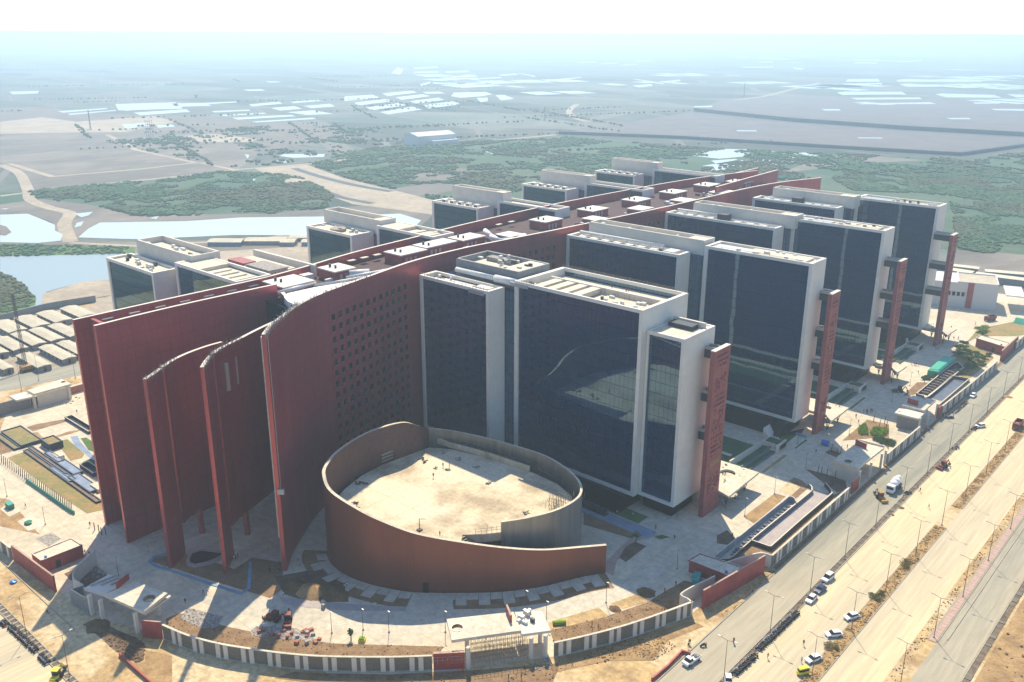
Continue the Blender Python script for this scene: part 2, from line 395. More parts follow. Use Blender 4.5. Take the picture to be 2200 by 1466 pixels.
def ribbon(name, line, w, z, m):
    mb = MB(); N = normals2(line)
    for i in range(len(line)-1):
        a, b = line[i], line[i+1]; na, nb = N[i], N[i+1]
        mb.face([(a[0]-na[0]*w/2, a[1]-na[1]*w/2, z), (b[0]-nb[0]*w/2, b[1]-nb[1]*w/2, z), (b[0]+nb[0]*w/2, b[1]+nb[1]*w/2, z), (a[0]+na[0]*w/2, a[1]+na[1]*w/2, z)][::-1])
    for i, f in enumerate(mb.f):
        mb.f[i] = f[::-1]
    return struct(name, mb, m)
rnd = random.Random(7)

# ------------------------------------------------------------------ ground, water, roads
g_ = MB(); g_.face([(-34000,-6000,0),(34000,-6000,0),(34000,40000,0),(-34000,40000,0)]); struct('ground', g_, 'plain_ground')
strip('sand_ground', -486, 60, 0, 560, .02, 'sand')
# far plain, left to right
patch('mud_field', 'F', [(0,292),(160,262),(330,258),(440,285),(560,330),(500,372),(330,400),(150,412),(60,412),(40,370),(0,350)], .06, 'mud_tan')
patch('mud_field', 'F', [(0,236),(60,230),(250,246),(420,250),(560,262),(700,262),(760,300),(600,318),(470,296),(300,270),(120,290),(0,290)], .05, 'mud_brown')
patch('sand_flat', 'F', [(0,262),(90,252),(165,262),(330,250),(380,262),(270,284),(150,285),(0,288)], .08, 'mud_sand')
patch('sand_flat', 'F', [(400,292),(460,288),(552,299),(540,306),(430,306)], .08, 'mud_sand')
patch('scrub_land', 'F', [(60,412),(330,388),(480,368),(640,378),(720,420),(700,448),(560,462),(300,466),(190,440),(80,428),(0,440),(0,414)], .07, 'scrub_ground')
patch('mud_bank', 'F', [(0,440),(90,428),(190,440),(300,462),(560,460),(690,450),(800,440),(930,462),(900,490),(690,476),(400,482),(230,482),(180,500),(160,520),(300,520),(640,512),(640,530),(280,552),(0,545),(0,520),(130,520),(112,478),(60,460),(0,462)], .09, 'mud_tan')
patch('sandy_cut', 'F', [(545,362),(660,355),(735,382),(800,398),(930,430),(930,462),(860,452),(760,440),(700,418),(620,395)], .13, 'mud_sand')
patch('scrub_land', 'F', [(660,352),(800,318),(1000,306),(1230,296),(1500,318),(2060,342),(2200,330),(2200,566),(1990,530),(1900,470),(1700,420),(1300,420),(1000,440),(930,430),(800,396),(735,380)], .07, 'scrub_ground')
patch('bare_patch', 'F', [(880,368),(965,358),(1020,366),(960,392),(880,398)], .12, 'mud_brown')
patch('bare_patch', 'F', [(830,408),(940,392),(1010,402),(930,420),(860,424)], .12, 'mud_tan')
patch('bare_patch', 'F', [(2020,570),(2060,536),(2200,548),(2200,590),(2080,586)], .12, 'mud_tan')
patch('bare_patch', 'F', [(1680,372),(1760,338),(1860,334),(1990,345),(1880,350),(1770,362)], .12, 'mud_tan')
patch('flat_field', 'F', [(1200,288),(1490,240),(1700,222),(2200,240),(2200,316),(2065,334),(1600,308)], .10, 'field_lilac')
patch('flat_field', 'F', [(1490,238),(1560,212),(1780,206),(2200,226),(2200,290),(1900,276)], .12, 'field_lilac')
ribbon('canal', WL('F', [(1200,289),(1460,299),(1760,318),(2065,336),(2200,317)]), 26, .2, 'bund')
ribbon('canal', WL('F', [(1490,240),(1700,262),(1950,280),(2200,294)]), 36, .22, 'bund')
ribbon('dirt_road', catmull(WL('F', [(0,355),(40,372),(60,408),(66,430),(110,448),(150,458),(138,482),(152,520)]), 15), 10, .16, 'mud_sand')
ribbon('dirt_road', WL('F', [(0,422),(60,414),(200,398),(400,378),(520,364),(700,350)]), 7, .15, 'mud_sand')
ribbon('dirt_road', WL('F', [(20,352),(112,380),(300,364),(420,350),(290,322),(275,312),(230,290)]), 7, .17, 'mud_sand')
ribbon('dirt_road', WL('F', [(430,350),(505,366)]), 6, .18, 'mud_sand')
ribbon('dirt_road', WL('F', [(150,522),(300,530),(420,522),(640,516)]), 5, .17, 'mud_sand')
ribbon('dirt_road', WL('F', [(700,350),(860,322),(1010,306),(1130,296),(1240,286)]), 9, .17, 'mud_sand')
ribbon('dirt_road', catmull(WL('F', [(1240,224),(1222,240),(1240,256),(1262,262)]), 40), 12, .17, 'mud_sand')
ribbon('dirt_road', WL('F', [(1580,215),(1640,208),(1760,178)]), 14, .17, 'mud_sand')
ribbon('ditch', catmull(WL('F', [(632,362),(680,378),(760,398),(840,412)]), 20), 9, .2, 'bund')
ribbon('ditch', catmull(WL('F', [(690,408),(730,424),(800,438)]), 20), 8, .2, 'bund')
for pts_, th_, hh_ in (([(1200,289),(1460,299),(1760,318),(2065,336),(2200,317)], 7, 4.5), ([(1490,240),(1700,262),(1950,280),(2200,294)], 9, 6.5)):
    e_ = MB().wall(WL('F', pts_), th_, 0, hh_); o = e_.build('embankment', 'bund'); o['kind'] = 'structure'
# river, lake and ponds
patch('river', 'F', [(190,492),(215,479),(400,476),(520,468),(700,466),(860,460),(905,474),(880,500),(640,506),(500,506),(300,515),(225,513),(168,511)], .2, 'water')
patch('river', 'F', [(0,462),(60,460),(95,474),(118,484),(118,496),(135,505),(130,518),(80,523),(0,521)], .2, 'water')
patch('lake', 'F', [(0,552),(100,548),(225,542),(300,545),(300,600),(240,602),(180,606),(100,628),(92,655),(60,668),(0,672)], .2, 'lake_water')
patch('river', 'F', [(0,590),(0,575),(8,590)], .21, 'lake_water')
patch('island', 'F', [(0,484),(14,488),(25,500),(12,507),(0,506)], .35, 'mud_brown')
patch('green_bank', 'F', [(-60,585),(0,584),(40,606),(78,640),(76,656),(20,676),(-60,680)], .35, 'lawn')
patch('green_bank', 'F', [(0,526),(120,528),(290,532),(290,546),(130,549),(0,552)], .3, 'lawn')
patch('sand_spit', 'F', [(92,632),(180,606),(232,602),(236,636),(100,660),(90,652)], .3, 'mud_sand')
for q in ([(160,460),(200,456),(190,464),(175,468)], [(165,480),(180,476),(175,486),(160,490)], [(322,470),(346,460),(336,472)], [(268,418),(290,416),(286,421)],
          [(540,384),(550,386),(544,390)], [(595,345),(632,344),(620,350),(600,352)], [(610,332),(700,332),(695,338),(630,340),(600,336)], [(526,332),(536,334),(532,342)],
          [(1040,326),(1064,328),(1058,332)], [(1200,304),(1250,306),(1230,309)], [(0,450),(20,448),(12,451)]):
    patch('pond', 'F', q, .3, 'pan_water')
for q in ([(1460,326),(1530,320),(1610,322),(1612,336),(1545,342),(1490,336)], [(1528,346),(1580,342),(1600,350),(1540,354)], [(1650,330),(1660,326),(1745,329),(1765,335),(1722,340),(1660,340)],
          [(1510,357),(1578,346),(1660,342),(1722,348),(1676,356),(1600,362),(1528,368)]):
    patch('marsh_pond', 'F', q, .3, 'pan_water')
pans = {'l': [[(60,290),(250,285),(240,302),(80,308)],[(370,415),(680,395),(690,402),(400,425)],[(430,432),(740,407),(745,413),(450,440)],[(780,405),(1150,380),(1165,390),(800,413)],[(850,425),(1190,402),(1215,420),(900,442)],
  [(1265,364),(1510,352),(1510,360),(1270,373)],[(1590,372),(1780,355),(1805,368),(1610,385)],[(1850,355),(2030,342),(2060,350),(1880,364)],[(1350,415),(1590,405),(1600,413),(1370,424)],[(1400,440),(1690,425),(1700,432),(1420,447)],
  [(1480,458),(1860,438),(1890,448),(1520,470)],[(1610,482),(2000,456),(2020,465),(1640,488)],[(1730,395),(1880,382),(1930,400),(1790,412)],[(1940,382),(2110,368),(2140,385),(1990,397)],[(1830,422),(2000,410),(2130,432),(1960,440)],
  [(780,500),(930,490),(960,510),(800,530)],[(1000,505),(1100,500),(1120,515),(1010,522)]],
 'm': [[(0,470),(180,458),(225,478),(0,500)],[(60,510),(270,485),(305,500),(95,527)],[(135,540),(340,512),(400,525),(180,558)],[(225,570),(430,535),(500,553),(280,585)],[(240,450),(430,433),(465,445),(275,468)],
  [(325,475),(500,455),(550,468),(365,492)],[(415,500),(600,477),(640,492),(460,515)],[(500,525),(690,500),(750,518),(540,547)],[(680,468),(700,445),(900,440),(945,455),(880,468),(740,478)],[(845,480),(915,477),(915,500),(870,507)],
  [(965,462),(1020,460),(1085,485),(1000,495)],[(300,320),(340,282),(378,295),(355,330)],[(440,285),(590,278),(605,286),(450,293)],[(440,312),(600,308),(605,316),(445,320)],[(645,310),(790,303),(795,312),(650,318)],
  [(680,340),(830,333),(850,342),(690,348)],[(600,358),(850,350),(865,357),(620,365)],[(560,380),(720,383),(722,390),(570,388)],[(865,352),(1000,346),(1005,352),(870,358)],[(985,330),(1090,323),(1110,331),(1000,337)],
  [(1110,318),(1215,338),(1220,346),(1130,326)],[(930,385),(1220,368),(1220,376),(950,390)],[(1280,366),(1510,345),(1510,350),(1290,373)],[(1840,355),(2040,385),(2035,392),(1860,362)],[(2010,375),(2145,362),(2145,371),(2050,382)],
  [(1840,400),(1960,390),(1970,402),(1880,412)],[(1480,205),(1570,205),(1570,210),(1480,210)],[(1500,250),(1610,248),(1610,254),(1500,256)],[(1640,257),(1740,254),(1740,260),(1640,262)],[(1780,265),(1870,263),(1870,268),(1780,270)],
  [(1870,240),(1950,238),(1950,243),(1870,245)],[(770,385),(900,380),(900,388),(775,391)],[(480,392),(550,374),(548,386),(490,403)]],
 'n': [[(1075,360),(1270,357),(1280,375),(1060,375)],[(1035,388),(1290,383),(1295,392),(1050,394)],[(1005,445),(1060,438),(1420,440),(1450,457),(1040,460)],[(1090,478),(1530,475),(1550,487),(1130,490)],[(1130,515),(1600,506),(1640,518),(1160,520)],
  [(1380,367),(1430,358),(1930,368),(1930,376),(1400,375)],[(1405,392),(1450,386),(1640,398),(1660,408),(1450,408)],[(1780,392),(1960,392),(1985,408),(1820,409)],[(1630,455),(1680,450),(2010,460),(2060,478),(1700,475)],[(1870,508),(2040,507),(2050,515),(1890,517)],
  [(1985,548),(2200,550),(2200,562),(2020,558)],[(2090,455),(2200,458),(2200,476),(2150,475)],[(905,550),(1020,550),(1030,560),(930,560)],[(1700,607),(1850,607),(1860,615),(1740,616)],[(360,685),(490,687),(495,694),(370,693)],
  [(1130,732),(1290,733),(1300,739),(1150,738)],[(1115,232),(1280,233),(1280,238),(1115,237)],[(1115,252),(1260,253),(1260,259),(1115,258)],[(1390,247),(1550,235),(1552,241),(1400,252)],[(90,532),(210,528),(210,538),(95,540)],
  [(0,128),(220,126),(220,133),(0,135)],[(370,214),(440,213),(440,219),(370,219)],[(510,218),(610,217),(610,224),(510,225)],[(510,246),(600,245),(600,251),(510,252)],[(750,206),(820,206),(820,212),(750,212)],[(720,283),(800,290),(780,298),(740,296)],
  [(400,280),(600,278),(600,284),(400,286)],[(2000,385),(2090,392),(2090,402),(2040,398)]]}
for k, L in pans.items():
    for q in L: patch('salt_pan', k, q, .45, 'pan_water')
rp = random.Random(8)
def far_pans(x0, x1, y0, y1, n):       # thin bright pans in loose rows
    for _ in range(n):
        u, v = rp.uniform(x0, x1), rp.uniform(y0, y1)**1.0; a, b = W('F', u, v); L = rp.uniform(60, 190); H_ = L*rp.uniform(.25, .7); an = -.45+rp.uniform(-.08, .08)
        for r_ in range(rp.choice((1, 1, 2, 3))):
            ox, oy = a-math.sin(an)*r_*H_*1.3, b+math.cos(an)*r_*H_*1.3; q = []
            for du, dv in ((0,0),(L,0),(L,H_),(0,H_)): q.append((ox+math.cos(an)*du-math.sin(an)*dv+rp.uniform(-6,6), oy+math.sin(an)*du+math.cos(an)*dv+rp.uniform(-6,6)))
            patch('salt_pan', None, q, .4, 'pan_water')
far_pans(760, 1400, 150, 200, 12); far_pans(1300, 2190, 125, 190, 22); far_pans(60, 760, 175, 225, 4); far_pans(1650, 2190, 170, 225, 4)
def hedgerows(n):
    mb = MB()
    for _ in range(n):
        u, v = rp.uniform(-50, 1150), rp.uniform(150, 330); a, b = W('F', u, v); an = rp.choice((-.45, 1.12))+rp.uniform(-.15, .15); L = rp.uniform(80, 420)
        for k in range(int(L/9)):
            if rp.random() < .8: mb.blob((a+math.cos(an)*k*9+rp.uniform(-3,3), b+math.sin(an)*k*9+rp.uniform(-3,3), 1.5), rp.uniform(1.5, 3.2), rp, flat=.7, seg=5, rings=3)
    o = mb.build('far_hedgerows', 'scrub_leaf'); tag(o, 'lines of far trees and hedges crossing the hazy plain', 'trees', kind='stuff')
hedgerows(45)
# compound floor
FRONT = [(-300,71.4),(-258,72.3),(-225,74.5),(-205,77),(-186.5,83.4),(-178.1,85.3),(-162.5,92.4),(-147.1,102.3),(-136.1,111.8),(-123.6,124.8),(-111.1,141.2),(-102.5,157.6),(-95.5,177.4),(-94.5,210.2),(-90.3,210.6),(-90,264.7),(-89.5,328),(-88.6,400),(-87.6,457),(-86,560)]
patch('courtyard_paving', None, FRONT + [(-372,560),(-372,118),(-345,104)], .04, 'concrete')
# outer roads along the front road line (x) and the left road
RY0, RY1 = 20, 760
strip('service_road', -88.0, -77.7, 20, RY1, .05, 'service_road')
strip('verge', -94, -88.2, 60, 210, .035, 'sand')
strip('soil_verge', -89.6, -88.3, 211, 560, .09, 'soil')
strip('carriageway', -75.7, -63.9, RY0, RY1, .05, 'carriageway')
strip('carriageway', -60.6, -49.4, RY0, RY1, .05, 'carriageway')
strip('road_verge', -49.3, -45.0, RY0, RY1, .055, 'sand')
strip('footpath', -46.9, -45.1, 207, RY1, .16, 'pink_paving')
strip('road_verge', -44.9, -43.3, 207, RY1, .075, 'service_road')
strip('service_road', -43.2, -36.3, RY0, RY1, .06, 'service_road')
strip('service_road', -45.0, -43.2, RY0, 207, .06, 'service_road')
strip('earthworks', -33.9, 60, RY0, RY1, .08, 'sand_rough')
for x, y0 in ((-77.6, 20), (-75.9, 20), (-63.9, 20), (-60.7, 20), (-45.0, 207.5), (-47.1, 207.5), (-43.4, 210), (-88.2, 140), (-36.2, 20)):
    if x in (-63.9, -60.7):
        m_ = MB().box(x, 20, .0, x+.22, 265.5, .2); m_.box(x, 281, 0, x+.22, 560, .2)
    else: m_ = MB().box(x, y0, .0, x+.25, 600, .22)
    struct('kerb', m_, 'kerb')
strip('drain', -77.3, -76.0, RY0, 600, .07, 'drain')
strip('drain', -35.9, -34.6, RY0, 600, .09, 'drain')
md = MB(); md.box(-63.65, 20, 0, -60.75, 265.4, .17); md.box(-63.65, 281.2, 0, -60.75, 560, .17); struct('median', md, 'median')
md = MB()
for y in range(150, 470, 5):
    if rnd.random() < .8: md.box(-77.3, y, .05, -76.0, y+rnd.uniform(.3, 2.2), .2)
struct('drain_cover', md, 'wall_panel')
md = MB()
for y in range(150, 470, 4):
    if rnd.random() < .45: md.box(-35.9, y, .05, -34.6, y+rnd.uniform(1, 2.8), .22)
struct('drain_cover', md, 'wall_panel')
# left road
patch('carriageway', None, [(-300,20),(-300,60.2),(-186,60.2),(-170,50),(-165,20)], .05, 'carriageway')
patch('verge', None, [(-300,62.3),(-300,70),(-207,70),(-186,62.3)], .045, 'sand')
for y in (60.3, 62.0, 69.8):
    struct('kerb', MB().box(-300, y, 0, -186 if y < 69 else -206, y+.22, .25), 'kerb')
m_ = MB().box(-300, 60.52, 0, -186, 62.0, .06); struct('drain', m_, 'drain')
m_ = MB()
for i in range(60): m_.box(-298+i*2.05, 60.53, .07, -297.4+i*2.05, 61.99, .16)
struct('drain_cover', m_, 'kerb')
patch('dug_earth', 'r', [(1050,720),(1300,690),(1500,800),(1750,900),(1850,980),(1840,1180),(1750,1220),(1560,1130),(1430,1030),(1300,910),(1150,790)], .06, 'soil_dark')
patch('dug_earth', 'r', [(1850,1050),(2200,1130),(2200,1463),(1900,1463),(1650,1200),(1780,1230),(1850,1190)], .065, 'sand_rough')
patch('dug_earth', 'd', [(0,1480),(-330,1440),(-200,1400),(0,1412),(700,1410),(1450,1350),(1850,1250),(1950,1300),(1480,1400),(1450,1466)], .065, 'soil')
patch('dug_earth', 'e', [(0,1400),(0,1290),(400,1190),(860,1080),(930,1110),(700,1200),(600,1330),(300,1330)], .07, 'sand_rough')
patch('wall_footing', 'd', [(0,1410),(400,1418),(900,1390),(900,1380),(400,1402),(0,1396)], .08, 'concrete_ring')
patch('yard_ground', 'p', [(0,330),(620,200),(1500,60),(1500,860),(1080,880),(600,960),(0,1080)], .05, 'mud_sand')
patch('yard_road', 'p', [(0,1060),(600,950),(1200,830),(1200,990),(340,1170),(0,1235)], .07, 'service_road')
strip('yard_ground', -560, -372, 240, 420, .055, 'mud_sand')
patch('sand_ground', 'F', [(200,600),(240,560),(700,500),(700,560),(500,620),(200,690)], .045, 'mud_sand')
# soil beds inside the front wall
patch('soil_bed', 'F', [(357,1366),(357,1330),(385,1318),(488,1347),(560,1362),(661,1374),(711,1383),(812,1386),(955,1390),(935,1412),(700,1410),(560,1398),(450,1380)], .07, 'soil')
patch('soil_bed', 'F', [(1180,1352),(1300,1326),(1393,1294),(1419,1277),(1470,1248),(1512,1258),(1490,1292),(1400,1330),(1290,1365),(1190,1380)], .07, 'soil')
patch('sand_bed', 'd', [(1400,1120),(1420,1085),(1740,990),(1810,1045),(1440,1135)], .08, 'sand')
patch('sand_bed', 'd', [(1820,965),(2000,900),(2070,950),(1900,1000)], .08, 'sand')
patch('rubble_bed', 'A5', [(240,1210),(480,1380),(360,1463),(0,1463),(0,1330)], .08, 'rubble')
patch('soil_bed', 'r', [(820,80),(1000,0),(1380,100),(1100,260),(960,210)], .09, 'soil_dark')
patch('paver_bed', 's', [(-120,800),(-60,750),(460,780),(770,950),(280,910),(-120,870)], .09, 'rubble')
patch('paver_bed', 'b', [(1150,1060),(1200,990),(1430,1050),(1380,1120),(1280,1120)], .09, 'rubble')
patch('ring_road', 'F', [(590,1262),(700,1295),(830,1310),(960,1312),(1080,1300),(1200,1282),(1330,1250),(1460,1190),(1400,1255),(1300,1300),(1180,1330),(955,1360),(800,1366),(640,1345),(470,1310),(380,1270),(560,1290)], .055, 'concrete_ring')
# forecourt of the round hall
hall_base = [(-188.2,134.3),(-186.1,132.3),(-180,130.3),(-175,129.9),(-169.2,130.8),(-162.3,133.1),(-154.5,137.2),(-146.7,144),(-138.1,152.4),(-131.6,161.5),(-126.4,172.2),(-122.8,177.8)]
HB = catmull(hall_base, 1.0); HN = normals2(HB)
m_ = MB()
for i in range(len(HB)-1):
    a, b, na, nb = HB[i], HB[i+1], HN[i], HN[i+1]; w = 7.2
    m_.face([(a[0],a[1],.075),(a[0]-na[0]*w,a[1]-na[1]*w,.075),(b[0]-nb[0]*w,b[1]-nb[1]*w,.075),(b[0],b[1],.075)])
struct('soil_bed', m_, 'soil')
m_ = MB(); i = 2; k = 0
while i < len(HB)-4:
    wdt = 3 if not (33 < i < 40) else 8
    w = (3.2, 5.6)[k % 2] if wdt == 3 else 9.4
    a, b, na, nb = HB[i], HB[min(i+wdt, len(HB)-1)], HN[i], HN[min(i+wdt, len(HB)-1)]
    m_.prism([(a[0]-na[0]*.3,a[1]-na[1]*.3),(a[0]-na[0]*w,a[1]-na[1]*w),(b[0]-na[0]*w-.12,b[1]-na[1]*w),(b[0]-nb[0]*.3-.12,b[1]-nb[1]*.3)], 0, .2)
    i += wdt; k += 1
struct('paving_slabs', m_, 'concrete_ring')
patch('soil_bed', 'c', [(90,1130),(300,1090),(420,1090),(560,1180),(560,1290),(300,1290),(150,1240)], .085, 'soil_dark')
patch('footway', 's', [(240,380),(480,400),(800,440),(1460,490),(1890,500),(1880,560),(1100,550),(700,520),(370,490),(270,430)], .1, 'lilac_paving')
patch('entrance_paving', 'd', [(560,905),(810,905),(815,1005),(530,1010)], .11, 'concrete_ring')
# tile edging and garden at the foot of the fins
patch('garden_soil', 'A5', [(1030,1230),(1080,1180),(1400,1130),(1700,1180),(2100,1330),(2330,1180),(2700,1240),(2750,1560),(2560,1700),(1700,1440),(1400,1340)], .065, 'soil')
ribbon('tile_edging', WL('A5', [(1260,1130),(1080,1170),(1020,1230),(1100,1290),(1430,1390),(1750,1500)]), .9, .2, 'blue_tile')
ribbon('tile_edging', WL('b', [(1180,780),(1330,835),(1540,900),(1590,870),(1600,700)]), .9, .21, 'blue_tile')
patch('garden_pool', 'A5', [(1530,1200),(1570,1130),(1670,1095),(1960,1130),(1900,1170),(1760,1230),(1600,1265),(1540,1240)], .13, 'void')
patch('pool_path', 'A5', [(1480,1240),(1500,1160),(1600,1080),(1700,1070),(2050,1110),(2050,1180),(1800,1270),(1600,1310),(1500,1290)], .1, 'lilac_paving')
# lawns, beds and steps between the towers
for i, y in enumerate((236, 312, 385)):
    strip('lawn', -215, -131, y+2, y+44, .06, 'lawn_deep')
    strip('garden_path', -212, -131, y+6, y+8.5, .08, 'concrete')
    strip('garden_path', -212, -133, y+30, y+32, .08, 'concrete')
    strip('garden_path', -150, -147, y+2, y+44, .085, 'concrete')
strip('lawn', -205, -131, 200, 205, .06, 'soil')
strip('lawn', -146, -131, 206, 211.5, .065, 'lawn')
strip('striped_paving', -170, -124, 200.5, 205.6, .09, 'basin')
patch('garden_bed', 'e', [(160,330),(280,400),(570,490),(500,560),(300,500),(160,460)], .07, 'soil')
patch('garden_bed', 'e', [(385,670),(430,600),(490,570),(560,600),(430,700)], .1, 'soil_dark')
patch('lawn', 'e', [(610,540),(660,525),(710,540),(650,556)], .1, 'lawn')
patch('striped_paving', 'e', [(300,700),(400,600),(470,540),(560,490),(640,530),(500,560),(430,620),(370,700),(350,790),(300,760)], .085, 'pink_paving')
patch('sand_bed', 'A2', [(340,660),(530,520),(740,360),(880,400),(480,750)], .09, 'sand_rough')
patch('sand_bed', 'A2', [(790,320),(920,215),(1060,270),(940,390)], .09, 'sand')
patch('soil_bed', 'A2', [(920,200),(990,160),(1080,190),(1180,280),(1000,440),(950,390),(1070,280)], .095, 'soil')
patch('soil_bed', 'A2', [(0,900),(130,830),(250,950),(150,1020),(0,1000)], .09, 'soil_dark')
patch('soil_bed', 'A2', [(150,1190),(430,1000),(690,1080),(1440,400),(1540,360),(1640,300),(700,1150),(560,1100),(330,1250)], .06, 'soil')
patch('pink_ramp', 'A2', [(1215,310),(1455,370),(690,1045),(450,960)], .1, 'lilac_paving')
patch('soil_bed', 'A4', [(1130,1000),(1640,1130),(1660,1250),(1540,1300),(1420,1220)], .07, 'soil_dark')
patch('soil_bed', 'A4', [(1600,640),(1920,370),(2200,430),(2200,760),(2060,600)], .07, 'soil')
patch('soil_bed', 'A4', [(1380,790),(1450,750),(1590,800),(1520,850)], .08, 'soil_dark')
patch('lawn_strip', 'A4', [(990,735),(1130,625),(1165,630),(1010,740)], .08, 'lawn')
patch('lawn_strip', 'A4', [(570,1040),(860,815),(900,830),(600,1050)], .08, 'median')
patch('lawn_strip', 'A4', [(1690,230),(1880,80),(1905,90),(1720,235)], .08, 'lawn')
patch('lawn_strip', 'A4', [(770,570),(880,500),(1080,560),(1120,480),(860,700)], .075, 'lawn')
patch('soil_bed', 'u', [(290,1110),(520,890),(700,900),(520,1070),(440,1100)], .08, 'soil')
patch('lawn', 'u', [(610,850),(930,480),(1040,490),(1130,430),(1130,350),(1330,290),(1430,330),(1680,440),(1720,520),(1350,830),(1090,780)], .07, 'dry_grass')
patch('lawn', 'v', [(1280,1450),(1480,1220),(2000,1120),(2199,1100),(2199,1320),(2080,1340),(1500,1340)], .07, 'dry_grass')
# left garden with terraces
patch('dry_lawn', 'q', [(95,740),(340,650),(900,1040),(1340,1300),(1340,1400),(1110,1450),(700,1180)], .07, 'dry_grass')
patch('soil_bed', 'q', [(-100,560),(0,500),(210,640),(0,700),(-100,720)], .07, 'soil')
patch('soil_bed', 'q', [(340,350),(460,310),(980,220),(900,260),(420,400)], .075, 'soil')
patch('soil_bed', 'q', [(410,420),(480,410),(560,490),(680,470),(880,400),(1090,370),(880,440),(560,520)], .072, 'sand_rough')
patch('white_path', 'q', [(900,470),(990,455),(1030,540),(1130,650),(1250,760),(1250,800),(1150,740),(1080,680),(960,590)], .09, 'basin')
patch('lawn', 'q', [(1030,490),(1100,480),(1230,560),(1250,680),(1130,640)], .08, 'lawn')
patch('lawn', 'q', [(1050,800),(1150,750),(1260,790),(1290,930),(1240,950)], .085, 'lawn_deep')
patch('dry_lawn', 'q', [(700,540),(860,500),(1080,690),(1050,740),(900,780),(780,620)], .078, 'dry_grass')
patch('soil_bed', 'b', [(0,290),(60,300),(250,520),(0,470)], .08, 'sand_rough')
patch('rubble_bed', 'b', [(230,550),(330,510),(390,550),(310,600)], .085, 'rubble')
patch('concrete_pad', 'b', [(110,440),(200,400),(310,460),(180,500)], .09, 'roof_cream')
patch('concrete_pad', 'b', [(0,360),(70,320),(140,370),(60,410)], .09, 'roof_cream')


# ------------------------------------------------------------------ towers
def frame_block(parent, x0, x1, y0, y1, z0, z1, glass='glass', wl=1.3, wr=1.0, bt=1.1, bb=1.1, par=1.6, deck_m='roof_cream', clad='cream_clad', back='glass', name='block', mull=True):
    f = MB()
    f.box(x0, y0, z0, x0+wl, y1, z1); f.box(x1-wr, y0, z0, x1, y1, z1)
    f.box(x0+wl, y0, z1-bt, x1-wr, y0+.7, z1); f.box(x0+wl, y1-.7, z1-bt, x1-wr, y1, z1)
    f.box(x0+wl, y0, z0, x1-wr, y1, z0+bb)
    fo = f.build(name, clad, parent)
    MB().box(x0+wl, y0+.45, z0+bb, x1-wr, y0+.65, z1-bt).build('curtain_wall', glass, fo)
    if back: MB().box(x0+wl, y1-.65, z0+bb, x1-wr, y1-.45, z1-bt).build('curtain_wall', back, fo)
    MB().box(x0+wl, y0+.7, z1-par-.5, x1-wr, y1-.7, z1-par).build('roof_deck', deck_m, fo)
    return fo
def plinth(parent, x0, x1, y0, y1, z1=5.0, m='glass_lobby'):
    p = MB().box(x0, y0, 0, x1, y1, z1).build('ground_floor', m, parent)
    return p
def well(parent, x0, x1, y0, y1, z0, z1, th=.7, name='roof_core', clad='grey_clad', floor='roof_cream', dz=2.2, solid=.0):
    f = MB()
    f.wall([(x0,y0),(x1,y0),(x1,y1),(x0,y1),(x0,y0+.01)], th, z0, z1)
    fo = f.build(name, clad, parent)
    MB().box(x0+th, y0+th, z1-dz-.4, x1-th, y1-th, z1-dz).build('roof_deck', floor, fo)
    if solid: MB().box(x1-solid, y0+th, z1-dz, x1-th, y1-th, z1-.25).build('slab', 'roof_cream', fo)
    return fo
def ahus(parent, x0, x1, y, z, n, w=3.2, d=2.0, h=1.7, pipe=True):
    for i in range(n):
        x = x0 + (x1-x0)*(i+.5)/n
        u = MB().box(x-w/2, y-d/2, z, x+w/2, y+d/2, z+h)
        u.box(x-w/2+.3, y-d/2-.05, z+.4, x+w/2-.3, y-d/2, z+h-.4, 1)
        u.build('air_handler', ['duct', 'slate_wall'], parent)
    if pipe:
        p = MB().tube((x0, y+2.2, z+2.8), (x1, y+2.2, z+2.8), .55, n=10)
        for i in range(n+1):
            x = x0 + (x1-x0)*i/n
            p.tube((x, y+2.2, z), (x, y+2.2, z+2.8), .28, n=8); p.tube((x, y+2.2, z+2.3), (x, y+.4, z+2.3), .25, n=8)
        p.build('duct', 'duct', parent, True)
def rails(parent, pts, z, h=1.1, step=2.0, m='scaffold', r=.05, name='guard_rail', mess=0):
    o = MB()
    for (a, b) in zip(pts, pts[1:]):
        L = math.dist(a, b); n = max(1, int(L/step))
        for i in range(n+1):
            x = a[0]+(b[0]-a[0])*i/n; y = a[1]+(b[1]-a[1])*i/n
            hh = h*(1+mess*rnd.uniform(-.3, .8)); o.tube((x, y, z), (x+mess*rnd.uniform(-.4, .4), y+mess*rnd.uniform(-.4, .4), z+hh), r, n=4)
        o.tube((*a, z+h), (*b, z+h), r, n=4); o.tube((*a, z+h*.5), (*b, z+h*.5), r, n=4)
    return o.build(name, m, parent)
def stuff_on_roof(parent, x0, x1, y0, y1, z, n, name='roof_unit'):
    for i in range(n):
        x, y = rnd.uniform(x0, x1), rnd.uniform(y0, y1); h = rnd.uniform(.5, 1.5)
        MB().obox(x, y, z, rnd.uniform(.6, 2.0), rnd.uniform(.6, 1.4), h, rnd.uniform(-.1, .1), 0).build(name, rnd.choice(['dark_panel', 'duct', 'duct', 'steel']), parent)

